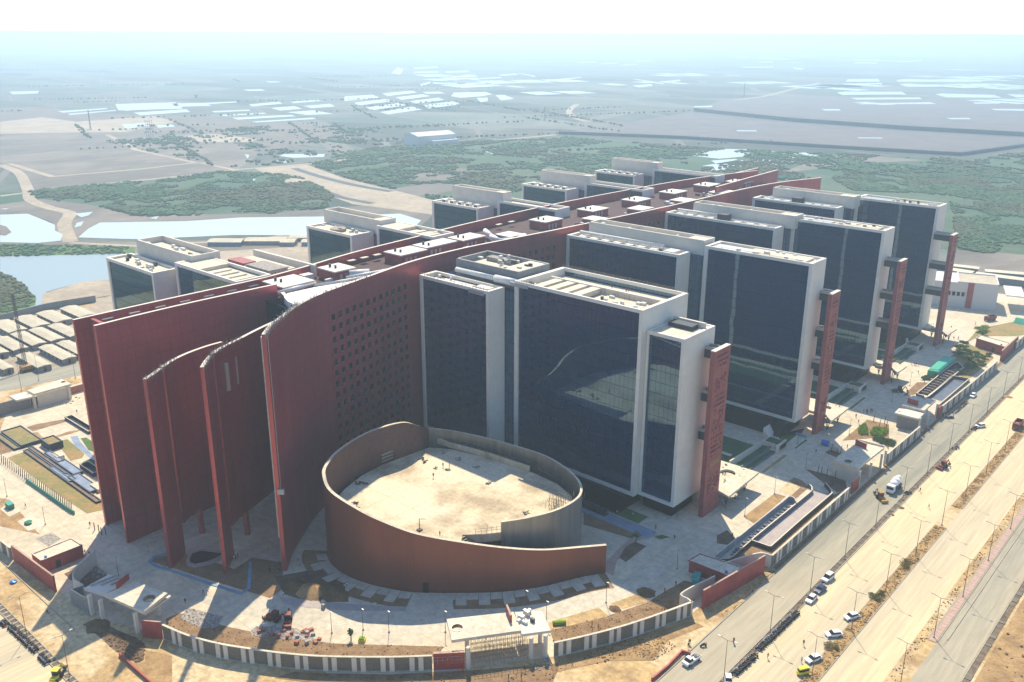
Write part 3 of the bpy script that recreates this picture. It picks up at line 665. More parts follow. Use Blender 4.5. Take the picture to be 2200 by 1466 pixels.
# the four towers on the road side
def tower(label, rear, main, core, annex=None, link=True, lk=None):
    t = thing('office_tower', label, 'tower', ((main[0]+main[1])/2, (main[2]+main[3])/2, 0), 'glass office towers along the red spine')
    rx0, rx1, ry0, ry1, rz = rear; mx0, mx1, my0, my1, mz = main
    frame_block(t, rx0, rx1, ry0, ry1, 5, rz, glass='glass', wr=1.1, name='rear_block')
    frame_block(t, mx0, mx1, my0, my1, 5, mz, glass='glass', wl=1.6, wr=1.2, name='main_block', par=2.6 if annex else .9)
    # recessed dark link between the two blocks
    MB().box(rx0+1, ry1+.3, 5, mx0-.05, my1-1.5, rz-1.2).build('link_block', 'glass', t)
    plinth(t, rx0+1.5, mx1-2.5, ry0+3.2, my1-1.5)
    cx0, cx1, cy0, cy1, cz = core
    well(t, cx0, cx1, cy0, cy1, rz-1.2, cz, solid=8, clad='grey_clad' if annex else 'cream_plain')
    return t
T1 = tower('nearest glass tower, with a lower annex and a dark reflection of the round hall roof', (-222.6,-190.4,203.8,211.6,62), (-185.8,-136.6,211.2,236,65), (-215.6,-187,214.6,230.5,67), annex=True)
# its annex
an = frame_block(T1, -136.45, -123.8, 213.6, 230.8, 5, 58.5, wl=.8, wr=1.0, name='annex_block', par=.25)
MB().box(-134.6, 222, 58.35, -126.6, 225.8, 59.6).build('roof_well', 'slate_wall', an)
MB().box(-136.6+.9, 226.4, 58.3, -124.8, 227.2, 60.0).build('parapet', 'cream_plain', an)
plinth(T1, -136.4, -126, 216.5, 229)
# roof beams, terrace and clutter of the nearest tower
for i in range(4):
    MB().box(-179.5+i*5.0, 212.2, 62.6, -176.3+i*5.0, 224.5, 64.3).build('roof_beam', 'roof_cream', T1)
MB().box(-182, 224.9, 62.4, -140, 225.7, 64.5).build('parapet', 'cream_plain', T1)
MB().box(-158, 213.4, 62.4, -141, 223.8, 62.75).build('terrace', 'deck', T1)
rails(T1, [(-158, 223.9), (-140, 223.9), (-140, 213)], 62.8, 1.1, mess=.5)
stuff_on_roof(T1, -157, -142, 214, 223, 62.75, 9)
MB().tube((-214, 213.2, 63.6), (-196, 213.2, 63.6), .9, n=10).tube((-196, 213.2, 63.6), (-186, 213.4, 63.6), 1.3, n=12).build('duct', 'duct', T1, True)
MB().box(-216, 205.4, 60.45, -202, 210.2, 60.7).build('white_membrane', 'white_roof', T1)
MB().box(-199, 206.5, 60.4, -193.2, 209.5, 61.7).build('air_handler', 'duct', T1)
stuff_on_roof(T1, -221, -192, 205, 210.8, 60.45, 8)
rails(T1, [(-222, 204.0), (-191, 204.0)], 62, .9, mess=.8, step=1.6)
rails(T1, [(-185, 235.6), (-137.4, 235.6)], 65, .9, mess=.8, step=3.2)
rails(T1, [(-185, 211.6), (-178, 211.6)], 65, .5, mess=.8, step=1)
MB().box(-199, 203.5, 60.2, -192.2, 203.8, 61.4).build('cleaning_cradle', 'steel', T1)
MB().box(-187.5, 210.8, 63.2, -180, 211.15, 64.5).build('cleaning_cradle', 'steel', T1)
stuff_on_roof(T1, -205, -190, 217, 229, 66.8, 6)
MB().box(-212, 226, 64.9, -200, 229.5, 66.2).build('equipment_screen', 'rubble', T1)

T2 = tower('second glass tower from the round hall, with looped pipework on its rear roof', (-225.8,-172.2,289,297,62), (-166.8,-124.3,297.6,309.2,65), (-221.6,-167.5,298.6,306.5,66.6))
ahus(T2, -222, -182, 291.3, 60.4, 7)
MB().box(-180, 290.4, 60.4, -175.5, 295.5, 62.3).build('air_handler', 'duct', T2)
MB().box(-151, 299.5, 64.1, -128, 307.4, 64.75).build('slab', 'roof_cream', T2)
T3 = tower('third glass tower from the round hall, with a dark plant box on its rear roof', (-223,-167.9,359.3,367.2,62), (-166.2,-126.2,370.6,381.8,65), (-213.5,-163.5,368,376,66.6))
ahus(T3, -219, -198, 361.6, 60.4, 4); ahus(T3, -190, -172, 361.6, 60.4, 3, pipe=False)
MB().box(-197, 361, 60.4, -192.5, 365.5, 64.2).build('plant_box', 'slate_wall', T3)
MB().box(-146, 372.5, 64.1, -130, 380, 64.75).build('slab', 'roof_cream', T3)
T4 = tower('farthest glass tower on the road side of the red spine', (-212,-168,423.5,432,62), (-167.0,-128.0,442.8,454.6,65), (-206,-164,433,441,66.6))
ahus(T4, -208, -192, 426.2, 60.4, 3, pipe=False); ahus(T4, -186, -172, 426.2, 60.4, 3, pipe=False)
MB().box(-192, 425.5, 60.4, -187.5, 430, 64).build('plant_box', 'slate_wall', T4)
for T, x, y in ((T2, -166.8, 297.6), (T3, -166.2, 370.6), (T4, -167, 442.8)):
    MB().box(x+1.9, y+1.0, 64.1, x+16, y+8, 64.6).build('roof_walkway', 'steel', T)
    stuff_on_roof(T, x+20, x+36, y+2, y+9, 64.2, 5)
    rails(T, [(x+1, y+.3), (x+39, y+.3)], 65, .6, mess=.8, step=6)
for T, bx_ in ((T1, ((-184,-168,213,223,62.5,5),(-214,-190,216,228,66.5,6))), (T2, ((-220,-170,300,305,64.6,12),(-160,-128,299,307,64.2,7),(-224,-176,293.8,295.6,60.4,10))),
              (T3, ((-212,-166,369.5,374.5,64.6,12),(-221,-170,363.8,365.8,60.4,12),(-160,-130,372,380,64.2,7))), (T4, ((-204,-166,434,440,64.6,10),(-210,-170,428.5,430.5,60.4,10),(-160,-132,444,453,64.2,6)))):
    for b_ in bx_: stuff_on_roof(T, *b_)
for T, x0, x1, y in ((T2,-222,-176,294.4),(T3,-220,-170,364.6),(T4,-209,-170,429)):
    p_ = MB().tube((x0,y,61.3),(x1,y,61.3),.28,n=6).tube((x0,y+.8,61.8),(x1,y+.8,61.8),.22,n=6); p_.build('pipe_run', 'duct', T)
# slim service shafts behind the end walls
for T, y, x in ((T1, 231.0, -125.5), (T2, 309.4, -127), (T3, 382.0, -129), (T4, 454.8, -131)):
    MB().box(x-5, y, 0, x, y+1.6, 46).build('service_shaft', 'cream_plain', T)

# towers on the river side of the spine
def river_tower(label, outer, inner, core, low=0):
    t = thing('office_tower', label, 'tower', ((outer[0]+inner[1])/2, outer[2], 0), 'glass office towers along the red spine')
    ox0, ox1, oy0, oy1 = outer; ix0, ix1, iy0, iy1 = inner
    frame_block(t, ox0, ox1, oy0, oy1, 4, 62, glass='glass_green', wl=1.2, wr=1.1, name='outer_block', par=.8)
    frame_block(t, ix0, ix1, iy0, iy1, 4, 65, glass='glass_green', wl=1.4, wr=.8, name='inner_block', par=1.4)
    MB().box(ox0+2, oy1+.2, 4, ix0-.05, iy1, 60.5).build('link_block', 'glass_green', t)
    plinth(t, ox0+2, ix1-1, oy0+3, iy1-1, 4)
    cx0, cx1, cy0, cy1, cz = core
    well(t, cx0, cx1, cy0, cy1, 59, cz, clad='cream_plain', solid=6 if low else 0)
    return t
L1 = river_tower('nearest glass tower on the river side, at the far left of the photo', (-326,-291.7,143.8,153.4), (-288.9,-250.5,150.6,163.6), (-324.5,-285,155.2,166,67))
for i in range(4):
    MB().box(-271+i*4.6, 152, 63.2, -268.2+i*4.6, 160, 64.4).build('roof_beam', 'roof_cream', L1)
MB().box(-287, 151.6, 63.6, -274, 162.6, 64.95).build('slab', 'roof_cream', L1)
bx = MB().wall([(-286, 180), (-250, 180.5)], 1.0, 4, 65); bx.box(-287, 164, 4, -250.5, 180, 62.2, 0)
bx.build('rear_block', 'cream_plain', L1)
MB().box(-282, 167, 62.2, -272, 172, 64.4).build('plant_box', 'red_plain', L1)
MB().box(-270, 166.5, 62.2, -256, 174, 64.6).build('plant_box', 'rubble', L1)
MB().box(-284, 174, 62.2, -258, 178.5, 63.2).build('slab', 'roof_cream', L1)
stuff_on_roof(L1, -324, -294, 145, 152, 61.2, 10); stuff_on_roof(L1, -322, -290, 158, 164, 64.8, 8); stuff_on_roof(L1, -284, -254, 166, 178, 62.2, 9)
L2 = river_tower('second glass tower on the river side, with a round air unit on its outer roof', (-320,-289.5,228.4,240), (-286.6,-253,239.2,251), (-324,-286,241,249.5,66.8), 1)
MB().tube((-304, 233, 61.2), (-304, 233, 62.4), 3.4, n=18).build('roof_fan', 'scaffold', L2)
for i in range(4):
    MB().box(-268+i*4, 240.5, 63.4, -265.5+i*4, 248, 64.5).build('roof_beam', 'roof_cream', L2)
MB().box(-285, 240.4, 63.6, -274, 250, 64.9).build('slab', 'roof_cream', L2)
stuff_on_roof(L2, -318, -292, 230, 238, 61.2, 8)
L3 = river_tower('third glass tower on the river side, with white air units on its outer roof', (-325,-293.6,307.4,318.4), (-290,-254,317,327), (-322,-288,319,325,68.5), 1)
L4 = river_tower('fourth glass tower on the river side, partly hidden behind the third', (-327,-295.6,377.5,388), (-292.6,-255,389,399), (-324,-290,390,396,68.5), 1)
L5 = river_tower('farthest glass tower on the river side, beside the marsh', (-328,-299,446,456), (-294.5,-252,457.5,467), (-325,-292,459,465,68.5), 1)
for T, x0, y in ((L3, -322, 311), (L4, -324, 381), (L5, -325, 449.5)):
    ahus(T, x0, x0+27, y, 61.2, 5, w=2.6, pipe=False); rails(T, [(x0+6, y+3), (x0+28, y+3)], 61.2, 1.8, step=1.5)

# ------------------------------------------------------------------ the red spine building with its fins
SP = thing('spine_building', 'long red spine building with curved fins fanning out at its near end', 'building', (-235, 150, 0))
R68 = [(-188.6,120.2,68.6)] + [W('F', x, y, z)+(z,) for x, y, z in ((585,700,68.3),(600,688,68),(640,658,67.6),(690,632,67.2),(800,592,66.8),(893,560,66.4),(1000,533,65.8),(1110,511,65),(1215,490,64.4),(1430,445,64),(1640,398,64),(1765,382,64))]
rw = catmull(R68, 2.0)
MB().wall(rw, 1.1, 0, None, 0, 1).build('fin_wall', ['red_clad', 'cream_plain'], SP)
def wall_x(y): return min(rw, key=lambda p: abs(p[1]-y))[0]
# scaffolding left on the top edges of the fins
def scaff(pts, z, dens=1.0, h=1.3):
    o = MB()
    P = [p[:2] for p in catmull([q[:2] for q in pts], .7/dens)]
    for i, (x, y) in enumerate(P[:-1]):
        for _ in range(2):
            a = rnd.uniform(0, 6.28); o.tube((x, y, z-rnd.uniform(0, .9)), (x+math.cos(a)*rnd.uniform(.2, 1.2), y+math.sin(a)*rnd.uniform(.2, 1.2), z+rnd.uniform(.3, h*1.3)), .07, n=4)
        o.tube((x, y, z+.5), (*P[i+1], z+.5), .05, n=4)
    return o.build('scaffolding', 'rubble', SP)
scaff(R68[0:4], 68, 1.3); scaff(R68[3:6], 67.2, .35, .8)
# outermost left fin and its neighbour, with the recessed roof between
W1 = [(-249.3,98.6),(-249.4,125),(-249.2,150),(-249.6,162),(-252,180),(-256.5,205),(-259.5,240),(-262.6,268),(-264.7,332),(-262,400),(-257.5,447),(-247,497)]
MB().wall(catmull(W1, 4), 1.0, 0, 64.6, 0, 1).build('fin_wall', ['red_clad', 'cream_plain'], SP)
W2 = [(-234.6,98.0),(-235.3,110),(-235.6,125),(-235.2,142),(-234.6,155)]
MB().wall(catmull(W2, 2), 1.0, 0, 66.2, 0, 1).build('fin_wall', ['red_clad', 'cream_plain'], SP)
MB().box(-249.2, 103, 6, -235.9, 104, 64.0).build('cross_wall', 'red_plain', SP)
MB().box(-249.1, 104, 60.5, -236.4, 160, 61.2).build('roof_deck', 'slate', SP)
for y in range(106, 160, 8): MB().box(-249.15, y, 62.9, -248.3, y+3.2, 63.2).build('light_shelf', 'roof_cream', SP)
def portal_fin(path, ztop, solid, zb, **k):
    P = catmull(path, 1.0); d = 0; out = []
    for i, p in enumerate(P):
        if i: d += math.dist(P[i-1], p)
        out.append((p[0], p[1], ztop, d))
    A = [(x, y, z) for x, y, z, d in out if d <= solid]; B = [(x, y, z, zb) for x, y, z, d in out if d >= solid-1.01]
    return A, B
for path, zt, so_ in (([(-213.2,99.8),(-215.6,103.6),(-218.3,107.4),(-221.5,112.5),(-223.6,118),(-224.8,124),(-225,129)], 56.0, 8.6),
                      ([(-199.6,108.6),(-203.9,112.6),(-208.5,118.4),(-212.4,127.5),(-216,136),(-218.7,143.5),(-220.5,150)], 60.3, 9.4)):
    A, B = portal_fin(path, zt, so_, 9)
    o = MB().wall([a for a in A], 1.0, 0, None, 0, 1); o.wall([b for b in B[1:]], 1.0, 9, None, 0, 1)
    o.build('fin_wall', ['red_clad', 'cream_plain'], SP)
    scaff(path[:4], zt, 1.1, 1.1)
MB().tube((-224.2,115.5,0), (-224.2,115.5,9.5), .9, n=10).build('column', 'red_plain', SP)
MB().tube((-213.5,124,0), (-213.5,124,9.5), .9, n=10).build('column', 'red_plain', SP)
# grey cleaning frame left open on the second inner fin
MB().box(-209.3, 119.6, 48, -208.6, 120.6, 56).box(-211.8, 124.0, 48, -211.1, 124.8, 56).build('open_panel', 'steel', SP)
# lobby glass between the fins, beams, brackets
MB().wall([(-234.6,150.5),(-222,149.5),(wall_x(151)-1.6,150.5)], .6, 0, 62).build('lobby_glass', 'glass_lobby', SP)
MB().box(-249, 130, 0, -235.6, 131, 60).build('lobby_glass', 'glass_lobby', SP)
MB().wall([(-234.6,156.0),(wall_x(146)-1.3,146)], 1.2, 60.8, 63.4, 0, 1).build('edge_beam', ['red_plain', 'roof_cream'], SP)
for z in (56, 43, 30, 17):
    MB().obox(-196.9, 125.9, z, 2.0, 1.6, 2.6, -.5).build('wall_bracket', 'cream_plain', SP)
MB().wall([(-189.3,121.0),(-191.0,122.6)], .5, 10, 67.5, off=1.2).build('edge_rail', 'roof_cream', SP)
MB().obox(-188.0, 120.2, 24.0, 1.8, .8, 1.4, .6).tube((-188.2,120.4,24),(-188.2,120.4,68),.06, n=4).build('cleaning_cradle', 'steel', SP)
# white membrane roof over the lobby
gr = [(-231.5,156.5),(-229,153.4),(-224,151.2),(-219,150.6),(-215,151.8),(wall_x(157)-1.6,156),(wall_x(167)-1.6,166),(wall_x(178)-1.6,178),(-224,190),(-226,190),(-228.5,178),(-231,166)]
MB().prism(gr, 61.5, 63.6).build('membrane_roof', 'white_roof', SP, False)
# main roof deck
RD = MB()
L_ = [(-249.3,158),(-252,180),(-256.5,205),(-259.5,240),(-262.6,268),(-264.7,332),(-262,400),(-257.5,447),(-250,484)]
R_ = [(wall_x(y)-1.0, y) for y in (158,178,200,225,276,342,395,428,458)]
for i in range(len(L_)-1):
    RD.face([(*L_[i], 60.6), (*R_[i], 60.6), (*R_[i+1], 60.6), (*L_[i+1], 60.6)])
RD.build('roof_deck', 'red_block', SP)
hall_wall = MB().wall([(-206, 466), (-248, 488)], 1.0, 0, 60.6); hall_wall.build('end_wall', 'red_plain', SP)
# penthouse boxes with cream roofs
for (x0, y0, x1, y1, h) in ((-248,158.8,-236.8,170.5,3.4),(-249,181.5,-240,190,3.6),(-249.8,211.8,-240.8,224.5,3.8),(-251,227,-243.6,243,3.6),(-250.5,245.2,-242.2,257.5,3.6),
                            (-250.6,294.5,-241.6,306,3.6),(-246,268,-238,276,2.0),(-252,330,-243,342,3.2),(-240,318,-232,326,2.2),(-251,364,-242,376,3.4),(-238,350,-230,360,2.6),(-250,396,-241,408,3.4),(-236,384,-227,394,2.4),(-249,428,-240,440,3.4),(-234,418,-226,430,2.4),(-243,452,-232,462,3.2)):
    b = MB().box(x0, y0, 60.6, x1, y1, 60.6+h-.35); bo = b.build('penthouse', 'red_plain', SP)
    MB().box(x0-.3, y0-.3, 60.6+h-.35, x1+.3, y1+.3, 60.6+h+.05).build('roof_slab', 'cream_plain', bo)
    dr = MB()
    for k in range(3): dr.box(x1, y0+2+k*2.2, 60.7, x1+.06, y0+3.2+k*2.2, 62.9)
    if h > 3: dr.build('door', 'steel', bo)
    if h > 3: MB().tube((x0+2.5, y0+3, 60.6+h), (x0+2.5, y0+3, 61.8+h), .45, n=8).tube((x0+5, y0+3.4, 60.6+h), (x0+5, y0+3.4, 61.6+h), .4, n=8).build('vent', 'dark_panel', bo)
MB().box(-250, 174, 60.7, -247, 178, 63).build('cabinet', 'duct', SP)
dt = MB().tube((-235.5,156,63.0), (-237.2,171,63.0), .7, n=10); dt.tube((-237.2,171,63.0), (-238.5,172,61), .6, n=10); dt.tube((-235.5,183,62.6), (-233,200,62.6), .7, n=10)
dt.tube((-239.5,187,62.4), (-236,193,62.4), 1.4, n=12); dt.tube((-236.5,170,62.3), (-232,192,62.3), .5, n=8)
dt.build('duct', 'duct', SP, True)
rails(SP, [(-236, 172), (-232, 196)], 60.6, 2.4, step=1.5, m='pole', mess=.2)
cv = MB()
for x0, y0, x1, y1 in ((-243,262,-235,258),(-235,258,-231,264),(-231,264,-234,272),(-252,268,-243,262)): cv.tube((x0,y0,63.2),(x1,y1,63.2),1.0,n=8)
cv.build('duct', 'white_roof', SP, True)
for y in (282, 290, 204, 210, 198): MB().box(-259.2 if y > 250 else -254.6, y, 62.5, -257.6 if y > 250 else -252.8, y+3, 62.8).build('light_shelf', 'roof_cream', SP)
for y0_, y1_ in ((166,182),(192,210),(226,246),(262,292),(308,328),(344,362),(378,396),(410,426),(440,452)):
    for q_ in range(7):
        y = rnd.uniform(y0_, y1_); xx = rnd.uniform(-241, -232); MB().box(xx, y, 60.65, xx+rnd.uniform(.8,2.6), y+rnd.uniform(.8,3), 60.65+rnd.uniform(.6,1.8)).build('roof_unit', rnd.choice(['duct','steel','dark_panel','roof_cream']), SP)
    MB().tube((-230.5, y0_, 61.4), (-230, y1_, 61.4), .3, n=6).tube((-231.8, y0_, 61.2), (-231.3, y1_, 61.2), .2, n=6).build('pipe_run', 'duct', SP)
# far fan walls
MB().wall([W('F',1540,402,66)+(66,), W('F',1610,382,66)+(66,), W('F',1673,365,66)+(66,)], 1.0, 0, None, 0, 1).build('fin_wall', ['red_clad', 'cream_plain'], SP)
MB().wall([W('F',1560,377,64)+(64,), W('F',1630,361,64)+(64,)], 1.0, 0, None, 0, 1).build('fin_wall', ['red_clad', 'cream_plain'], SP)
# seams
def on_wall(y, off=0.0):
    for a, b in zip(rw, rw[1:]):
        if a[1] <= y <= b[1]:
            t = (y-a[1])/(b[1]-a[1]); x = a[0]+(b[0]-a[0])*t; d = Vector((b[0]-a[0], b[1]-a[1])).normalized()
            return x+d.y*off, y-d.x*off, d
for y in (158, 180, 232, 262, 300, 330):
    x, yy, d = on_wall(y, .02)
    MB().obox(x, yy, 0, .06, .14, 63.9, math.atan2(d.y, d.x)-math.pi/2).build('joint', 'red_plain', SP)
# square windows
wn = []
def win_at(y, z):
    x, yy, d = on_wall(y, .0); a = math.atan2(d.y, d.x) - math.pi/2
    return (x, yy, z, a)
for r in range(16):
    for c in range(12):
        y = 160.2 + c*3.45; z = 60.2 - 1.6 - r*3.62
        wn.append(win_at(y, z))
near = wn[:100]; rest = wn[100:]
for b0, n in ((247, 11), (327, 9), (398, 6)):
    for r in range(7):
        for c in range(n): rest.append(win_at(b0 + c*3.6, 57.2 - r*3.62))
def window_mb(x, y, z, a, mb):
    c, s_ = math.cos(a), math.sin(a)
    mb.obox(x+c*.03, y+s_*.03, z-.9, .22, 1.45, 1.85, a, 0)
    mb.obox(x+c*.06, y+s_*.06, z-1.08, .32, 1.5, .18, a, 1)
    return mb
for w in near: window_mb(*w, MB()).build('window', ['window_dark', 'grey_metal'], SP)
mb = MB()
for w in rest: window_mb(*w, mb)
mb.build('window', ['window_dark', 'grey_metal'], SP)['kind'] = 'stuff'
# ------------------------------------------------------------------ round hall (drum) in front
DR = thing('round_hall', 'low round hall with a curling brown metal wall and open concrete roof', 'hall', (-165, 160, 0))
OW = [(-198.2,182.5,19.1),(-196.6,177,22.5),(-196.9,171,25.6),(-198.4,162,26),(-197.6,153,26),(-194.6,143.5,26),(-190.2,136.3,26),(-186.1,132.3,25.6),(-180,130.0,23.7),(-169.2,130.6,21.9),(-162.3,133.1,19.9),(-154.5,137.2,17.7),(-146.7,144,15.5),(-138.1,152.4,13.3),(-131.6,161.5,11.1),(-126.4,172.2,9.2),(-122.8,177.9,8.7)]
P = catmull(OW, .42); Q = []
NQ = normals2(P)
for i, (p, n) in enumerate(zip(P, NQ)):
    o = .018 if i % 2 else -.018
    Q.append((p[0]-n[0]*o, p[1]-n[1]*o, p[2]))
ow = MB().wall(Q, .9, 0, None, 0, 1, mi=2).build('outer_wall', ['brown_metal', 'roof_cream', 'brown_inner_shade'], DR)
x_, y_ = hall_base[5]
mb = MB(); i0 = min(range(len(Q)), key=lambda i: math.dist(Q[i][:2], W('c', 1055, 1225)))
a_ = math.atan2(Q[i0+1][1]-Q[i0][1], Q[i0+1][0]-Q[i0][0]); mb.obox(Q[i0][0]+.0, Q[i0][1]-.02, 0, 1.5, .3, 3.2, a_)
mb.build('door', 'void', DR)
IR = [(-141.5,156.1,18),(-137.9,162.1,18),(-134.8,170,18),(-134.1,177.5,18),(-135.6,183.3,18),(-140.1,188.2,18.2),(-148,191.7,18.6),(-158.6,193.3,19),(-176,191.3,19),(-189.8,187.7,19),(-197.5,184,19),(-200.5,180.5,19)]
P = catmull(IR, .5)
MB().wall(P, .7, 0, None, 0, 1).build('inner_wall', ['grey_metal', 'roof_cream'], DR)
deck = [(-184.5,133.4),(-179.5,132),(-169.2,132.6),(-162.3,135),(-154.9,139),(-149.2,144.2),(-147.2,146.6),(-149.5,149.5),(-145.5,153.5),(-142.8,157.2),(-139.6,163),(-137,170),(-136.3,177),(-137.6,182),(-141,185.6),(-148.5,188.6),(-158.6,189.4),(-176,187.6),(-189,184.4),(-195,180.6),(-196,172),(-196.8,162),(-196,153.5),(-193,144.6),(-189,137.6)]
MB().prism(deck, 11.5, 14.0).build('roof_deck', 'deck', DR)
MB().wall([(-200.2,184.2,15.8),(-190,184.8,15.8),(-176,187.6,15.8),(-160,189.0,15.8)], .5, 14).build('deck_parapet', 'deck', DR)
MB().wall([(-197.2,172.5),(-199.6,181),(-200.2,184)], .5, 14, 18).build('deck_parapet', 'cream_plain', DR)
pr = MB()
for k in range(3): pr.wall([(-198.6,162.5),(-198.2,170),(-197.4,174)], .12, 14.6+k*1.1, 15.2+k*1.1, off=-1.6)
pr.build('louvre_screen', 'grey_metal', DR)
rails(DR, [(-186,186.6),(-160,190),(-148,189),(-141,186.2),(-137.8,182.5)], 14, 2.6, step=2.4, m='pole', r=.09)
rails(DR, [(-183,133.4),(-169.5,133),(-162.5,135.4),(-155,139.4),(-149.6,144.2)], 14, 1.6, step=1.3, m='scaffold', mess=.8)
rails(DR, [(-142.8,157.8),(-147,152)], 14, 1.5, step=1.2, m='scaffold', mess=.8)
st = MB()
for k in range(10): st.box(-149.3+k*.55, 146.4-0*k, 9+.5*(9-k), -148.7+k*.55, 152, 9.2+.5*(9-k))
st.build('stair', 'scaffold', DR)
sc = MB()
for i in range(5):
    for j in range(3):
        x, y = -141.5+i*.9, 176+j*2.0
        sc.tube((x,y,14),(x,y,17.5),.06,n=4)
for j in range(3):
    for z in (15,16.2,17.3): sc.tube((-141.5,176+j*2,z),(-137.9,176+j*2,z),.06,n=4)
for _ in range(26):
    x, y = rnd.uniform(-142,-136.5), rnd.uniform(174,186); sc.tube((x,y,14.3),(x+rnd.uniform(-1.6,1.6),y+rnd.uniform(-1.6,1.6),rnd.uniform(15,18.6)),.05,n=4)
sc.build('scaffolding', 'scaffold', DR)

# ------------------------------------------------------------------ inscribed pylons with their bridges, canopies with a round hole
LET = random.Random(3)
def pylon(y0, y1, h, bx, label, tail):
    x1 = -118.4; t = thing('inscribed_pylon', label, 'pylon', (x1, (y0+y1)/2, 0), 'inscribed red pylons in front of the towers')
    MB().box(x1-1.5, y0, 0, x1, y1, h-1.2).build('slab', 'pylon_red', t)
    MB().prism([(x1-1.5,y0),(x1,y0),(x1,y1),(x1-1.5,y1)], h-1.2, h-1.0).build('slab_top', 'cream_plain', t)
    ins = MB()                                       # rows of carved script and figures, cut as small strokes
    for (z0, z1, dens, kind) in ((h-6, h-3, 10, 0), (h-14, h-9.5, 6, 1), (h-20, h-15, 12, 0), (h-27, h-21, 7, 1), (h-35, h-28, 14, 0), (h-48, h-42, 8, 1)):
        for k in range(int(dens*6)):
            y = LET.uniform(y0+1.4, y1-1.4); z = LET.uniform(z0, z1)
            if kind == 0:
                z = z0 + round((z-z0)/1.5)*1.5; w = LET.uniform(.2, .9); ins.box(x1, y, z, x1+.04, y+w, z+LET.uniform(.12, .3)); ins.box(x1, y+w*.4, z-.45, x1+.04, y+w*.4+.13, z)
            else:
                a = LET.uniform(0, 3.14); ins.tube((x1+.03, y, z), (x1+.03, y+math.cos(a)*.9, z+math.sin(a)*.9), .09, n=4)
    ins.build('inscription', 'inscription', t)['kind'] = 'stuff'
    if tail:
        le = MB(); yy = y0+2.2
        for k in range(9):
            z = h-38.6; le.box(x1, yy, z, x1+.12, yy+.14, z+1.7); le.box(x1, yy-.2, z+1.55, x1+.12, yy+.55, z+1.72)
            if k % 2: le.box(x1, yy+.14, z+.5, x1+.12, yy+.42, z+.66)
            if k % 3: le.tube((x1+.06, yy+.3, z+.2), (x1+.06, yy+.45, z+1.2), .07, n=4)
            yy += .62
        le.build('raised_letters', 'bronze_letters', t)
    for z in (h-2.2, h-16, h-28.5) if h < 60 else ():
        b = MB().box(bx, y0+3.4, z-2.6, x1-1.5, y0+6.4, z).build('bridge', 'dark_panel', t)
        for ya in (3.4, 6.2): MB().box(bx, y0+ya, z, x1-1.5, y0+ya+.2, z+1).build('railing', 'steel', b)
    return t
pylon(222, 231.1, 54.9, -123.8, 'red inscribed pylon nearest the camera, joined to the annex of the first tower', True)
pylon(303.3, 310.9, 54.9, -124.3, 'red inscribed pylon joined to the second tower from the round hall', False)
pylon(371.2, 378.6, 54.5, -126.2, 'red inscribed pylon joined to the third tower from the round hall', False)
pylon(437.8, 445.2, 54.7, -128, 'red inscribed pylon joined to the farthest tower', False)

def holed(poly, c, r, n=20):
    cx, cy = c
    area = sum(poly[i][0]*poly[(i+1) % len(poly)][1]-poly[(i+1) % len(poly)][0]*poly[i][1] for i in range(len(poly)))
    if area < 0: poly = poly[::-1]
    i0 = min(range(len(poly)), key=lambda i: math.dist(poly[i], c)); poly = poly[i0:]+poly[:i0]
    a0 = math.atan2(poly[0][1]-cy, poly[0][0]-cx)
    ring = [(cx+r*math.cos(a0-2*math.pi*i/n), cy+r*math.sin(a0-2*math.pi*i/n)) for i in range(n+1)]
    return poly + [poly[0]] + ring
def canopy(poly, c, r, z, label, cols):
    t = thing('entrance_canopy', label, 'canopy', (c[0], c[1], 0), 'entrance canopies with a round hole')
    MB().prism(holed(poly, c, r), z-.7, z).build('roof_slab', ['roof_cream'], t)
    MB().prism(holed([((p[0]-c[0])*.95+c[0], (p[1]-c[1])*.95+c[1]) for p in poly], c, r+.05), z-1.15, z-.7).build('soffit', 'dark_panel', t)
    for x, y in cols:
        b = MB()
        for k in range(4):
            a = k*math.pi/2+.4; b.tube((x, y, 0), (x+math.cos(a)*.9, y+math.sin(a)*.9, z-1.1), .13, n=6)
        b.build('column', 'pole', t)
    b = MB()
    for k in range(14):
        x, y = c[0]+rnd.uniform(-4, 4), c[1]+rnd.uniform(-8, 8)
        if math.dist((x, y), c) > r+.8 and inside((x, y), poly): b.obox(x, y, z, rnd.uniform(.3, .9), .3, rnd.uniform(.1, .5), rnd.uniform(0, 3))
    b.build('leftover_material', 'rubble', t)
canopy([(-131,231.3),(-118.2,231.3),(-114.3,230.1),(-115.0,251.2),(-131,250.6)], W('e',1080,132,5.4), 2.5, 5.6, 'flat entrance canopy with a round hole beside the nearest pylon', [(-117,234),(-117,246),(-125,246)])
canopy([(-131,311.2),(-118.2,311.2),(-114.5,306.1),(-114.7,323.7),(-131,323.2)], W('f',935,822,5.4), 2.0, 5.6, 'flat entrance canopy with a round hole beside the second pylon', [(-117,310.5),(-117,320),(-125,320)])
canopy([(-131,379),(-118.2,379),(-114.6,373.3),(-114.4,385.1),(-131,384.6)], W('f',1275,550,5.4), 1.7, 5.6, 'flat entrance canopy with a round hole beside the third pylon', [(-117,376),(-117,383),(-125,383)])
canopy([(-131,445.6),(-118.2,445.6),(-115,440.8),(-114.8,455.2),(-131,454.6)], W('v',760,1225,5.4), 1.8, 5.6, 'flat entrance canopy with a round hole beside the farthest pylon', [(-117,443),(-117,452),(-125,452)])

ORD = ['first','second','third','fourth','fifth','sixth','seventh','eighth','ninth','tenth','eleventh','twelfth']
def ordw(n): return ORD[n-1] if n <= 12 else '%d%s' % (n, 'th' if 10 < n % 100 < 14 else {1:'st',2:'nd',3:'rd'}.get(n % 10, 'th'))

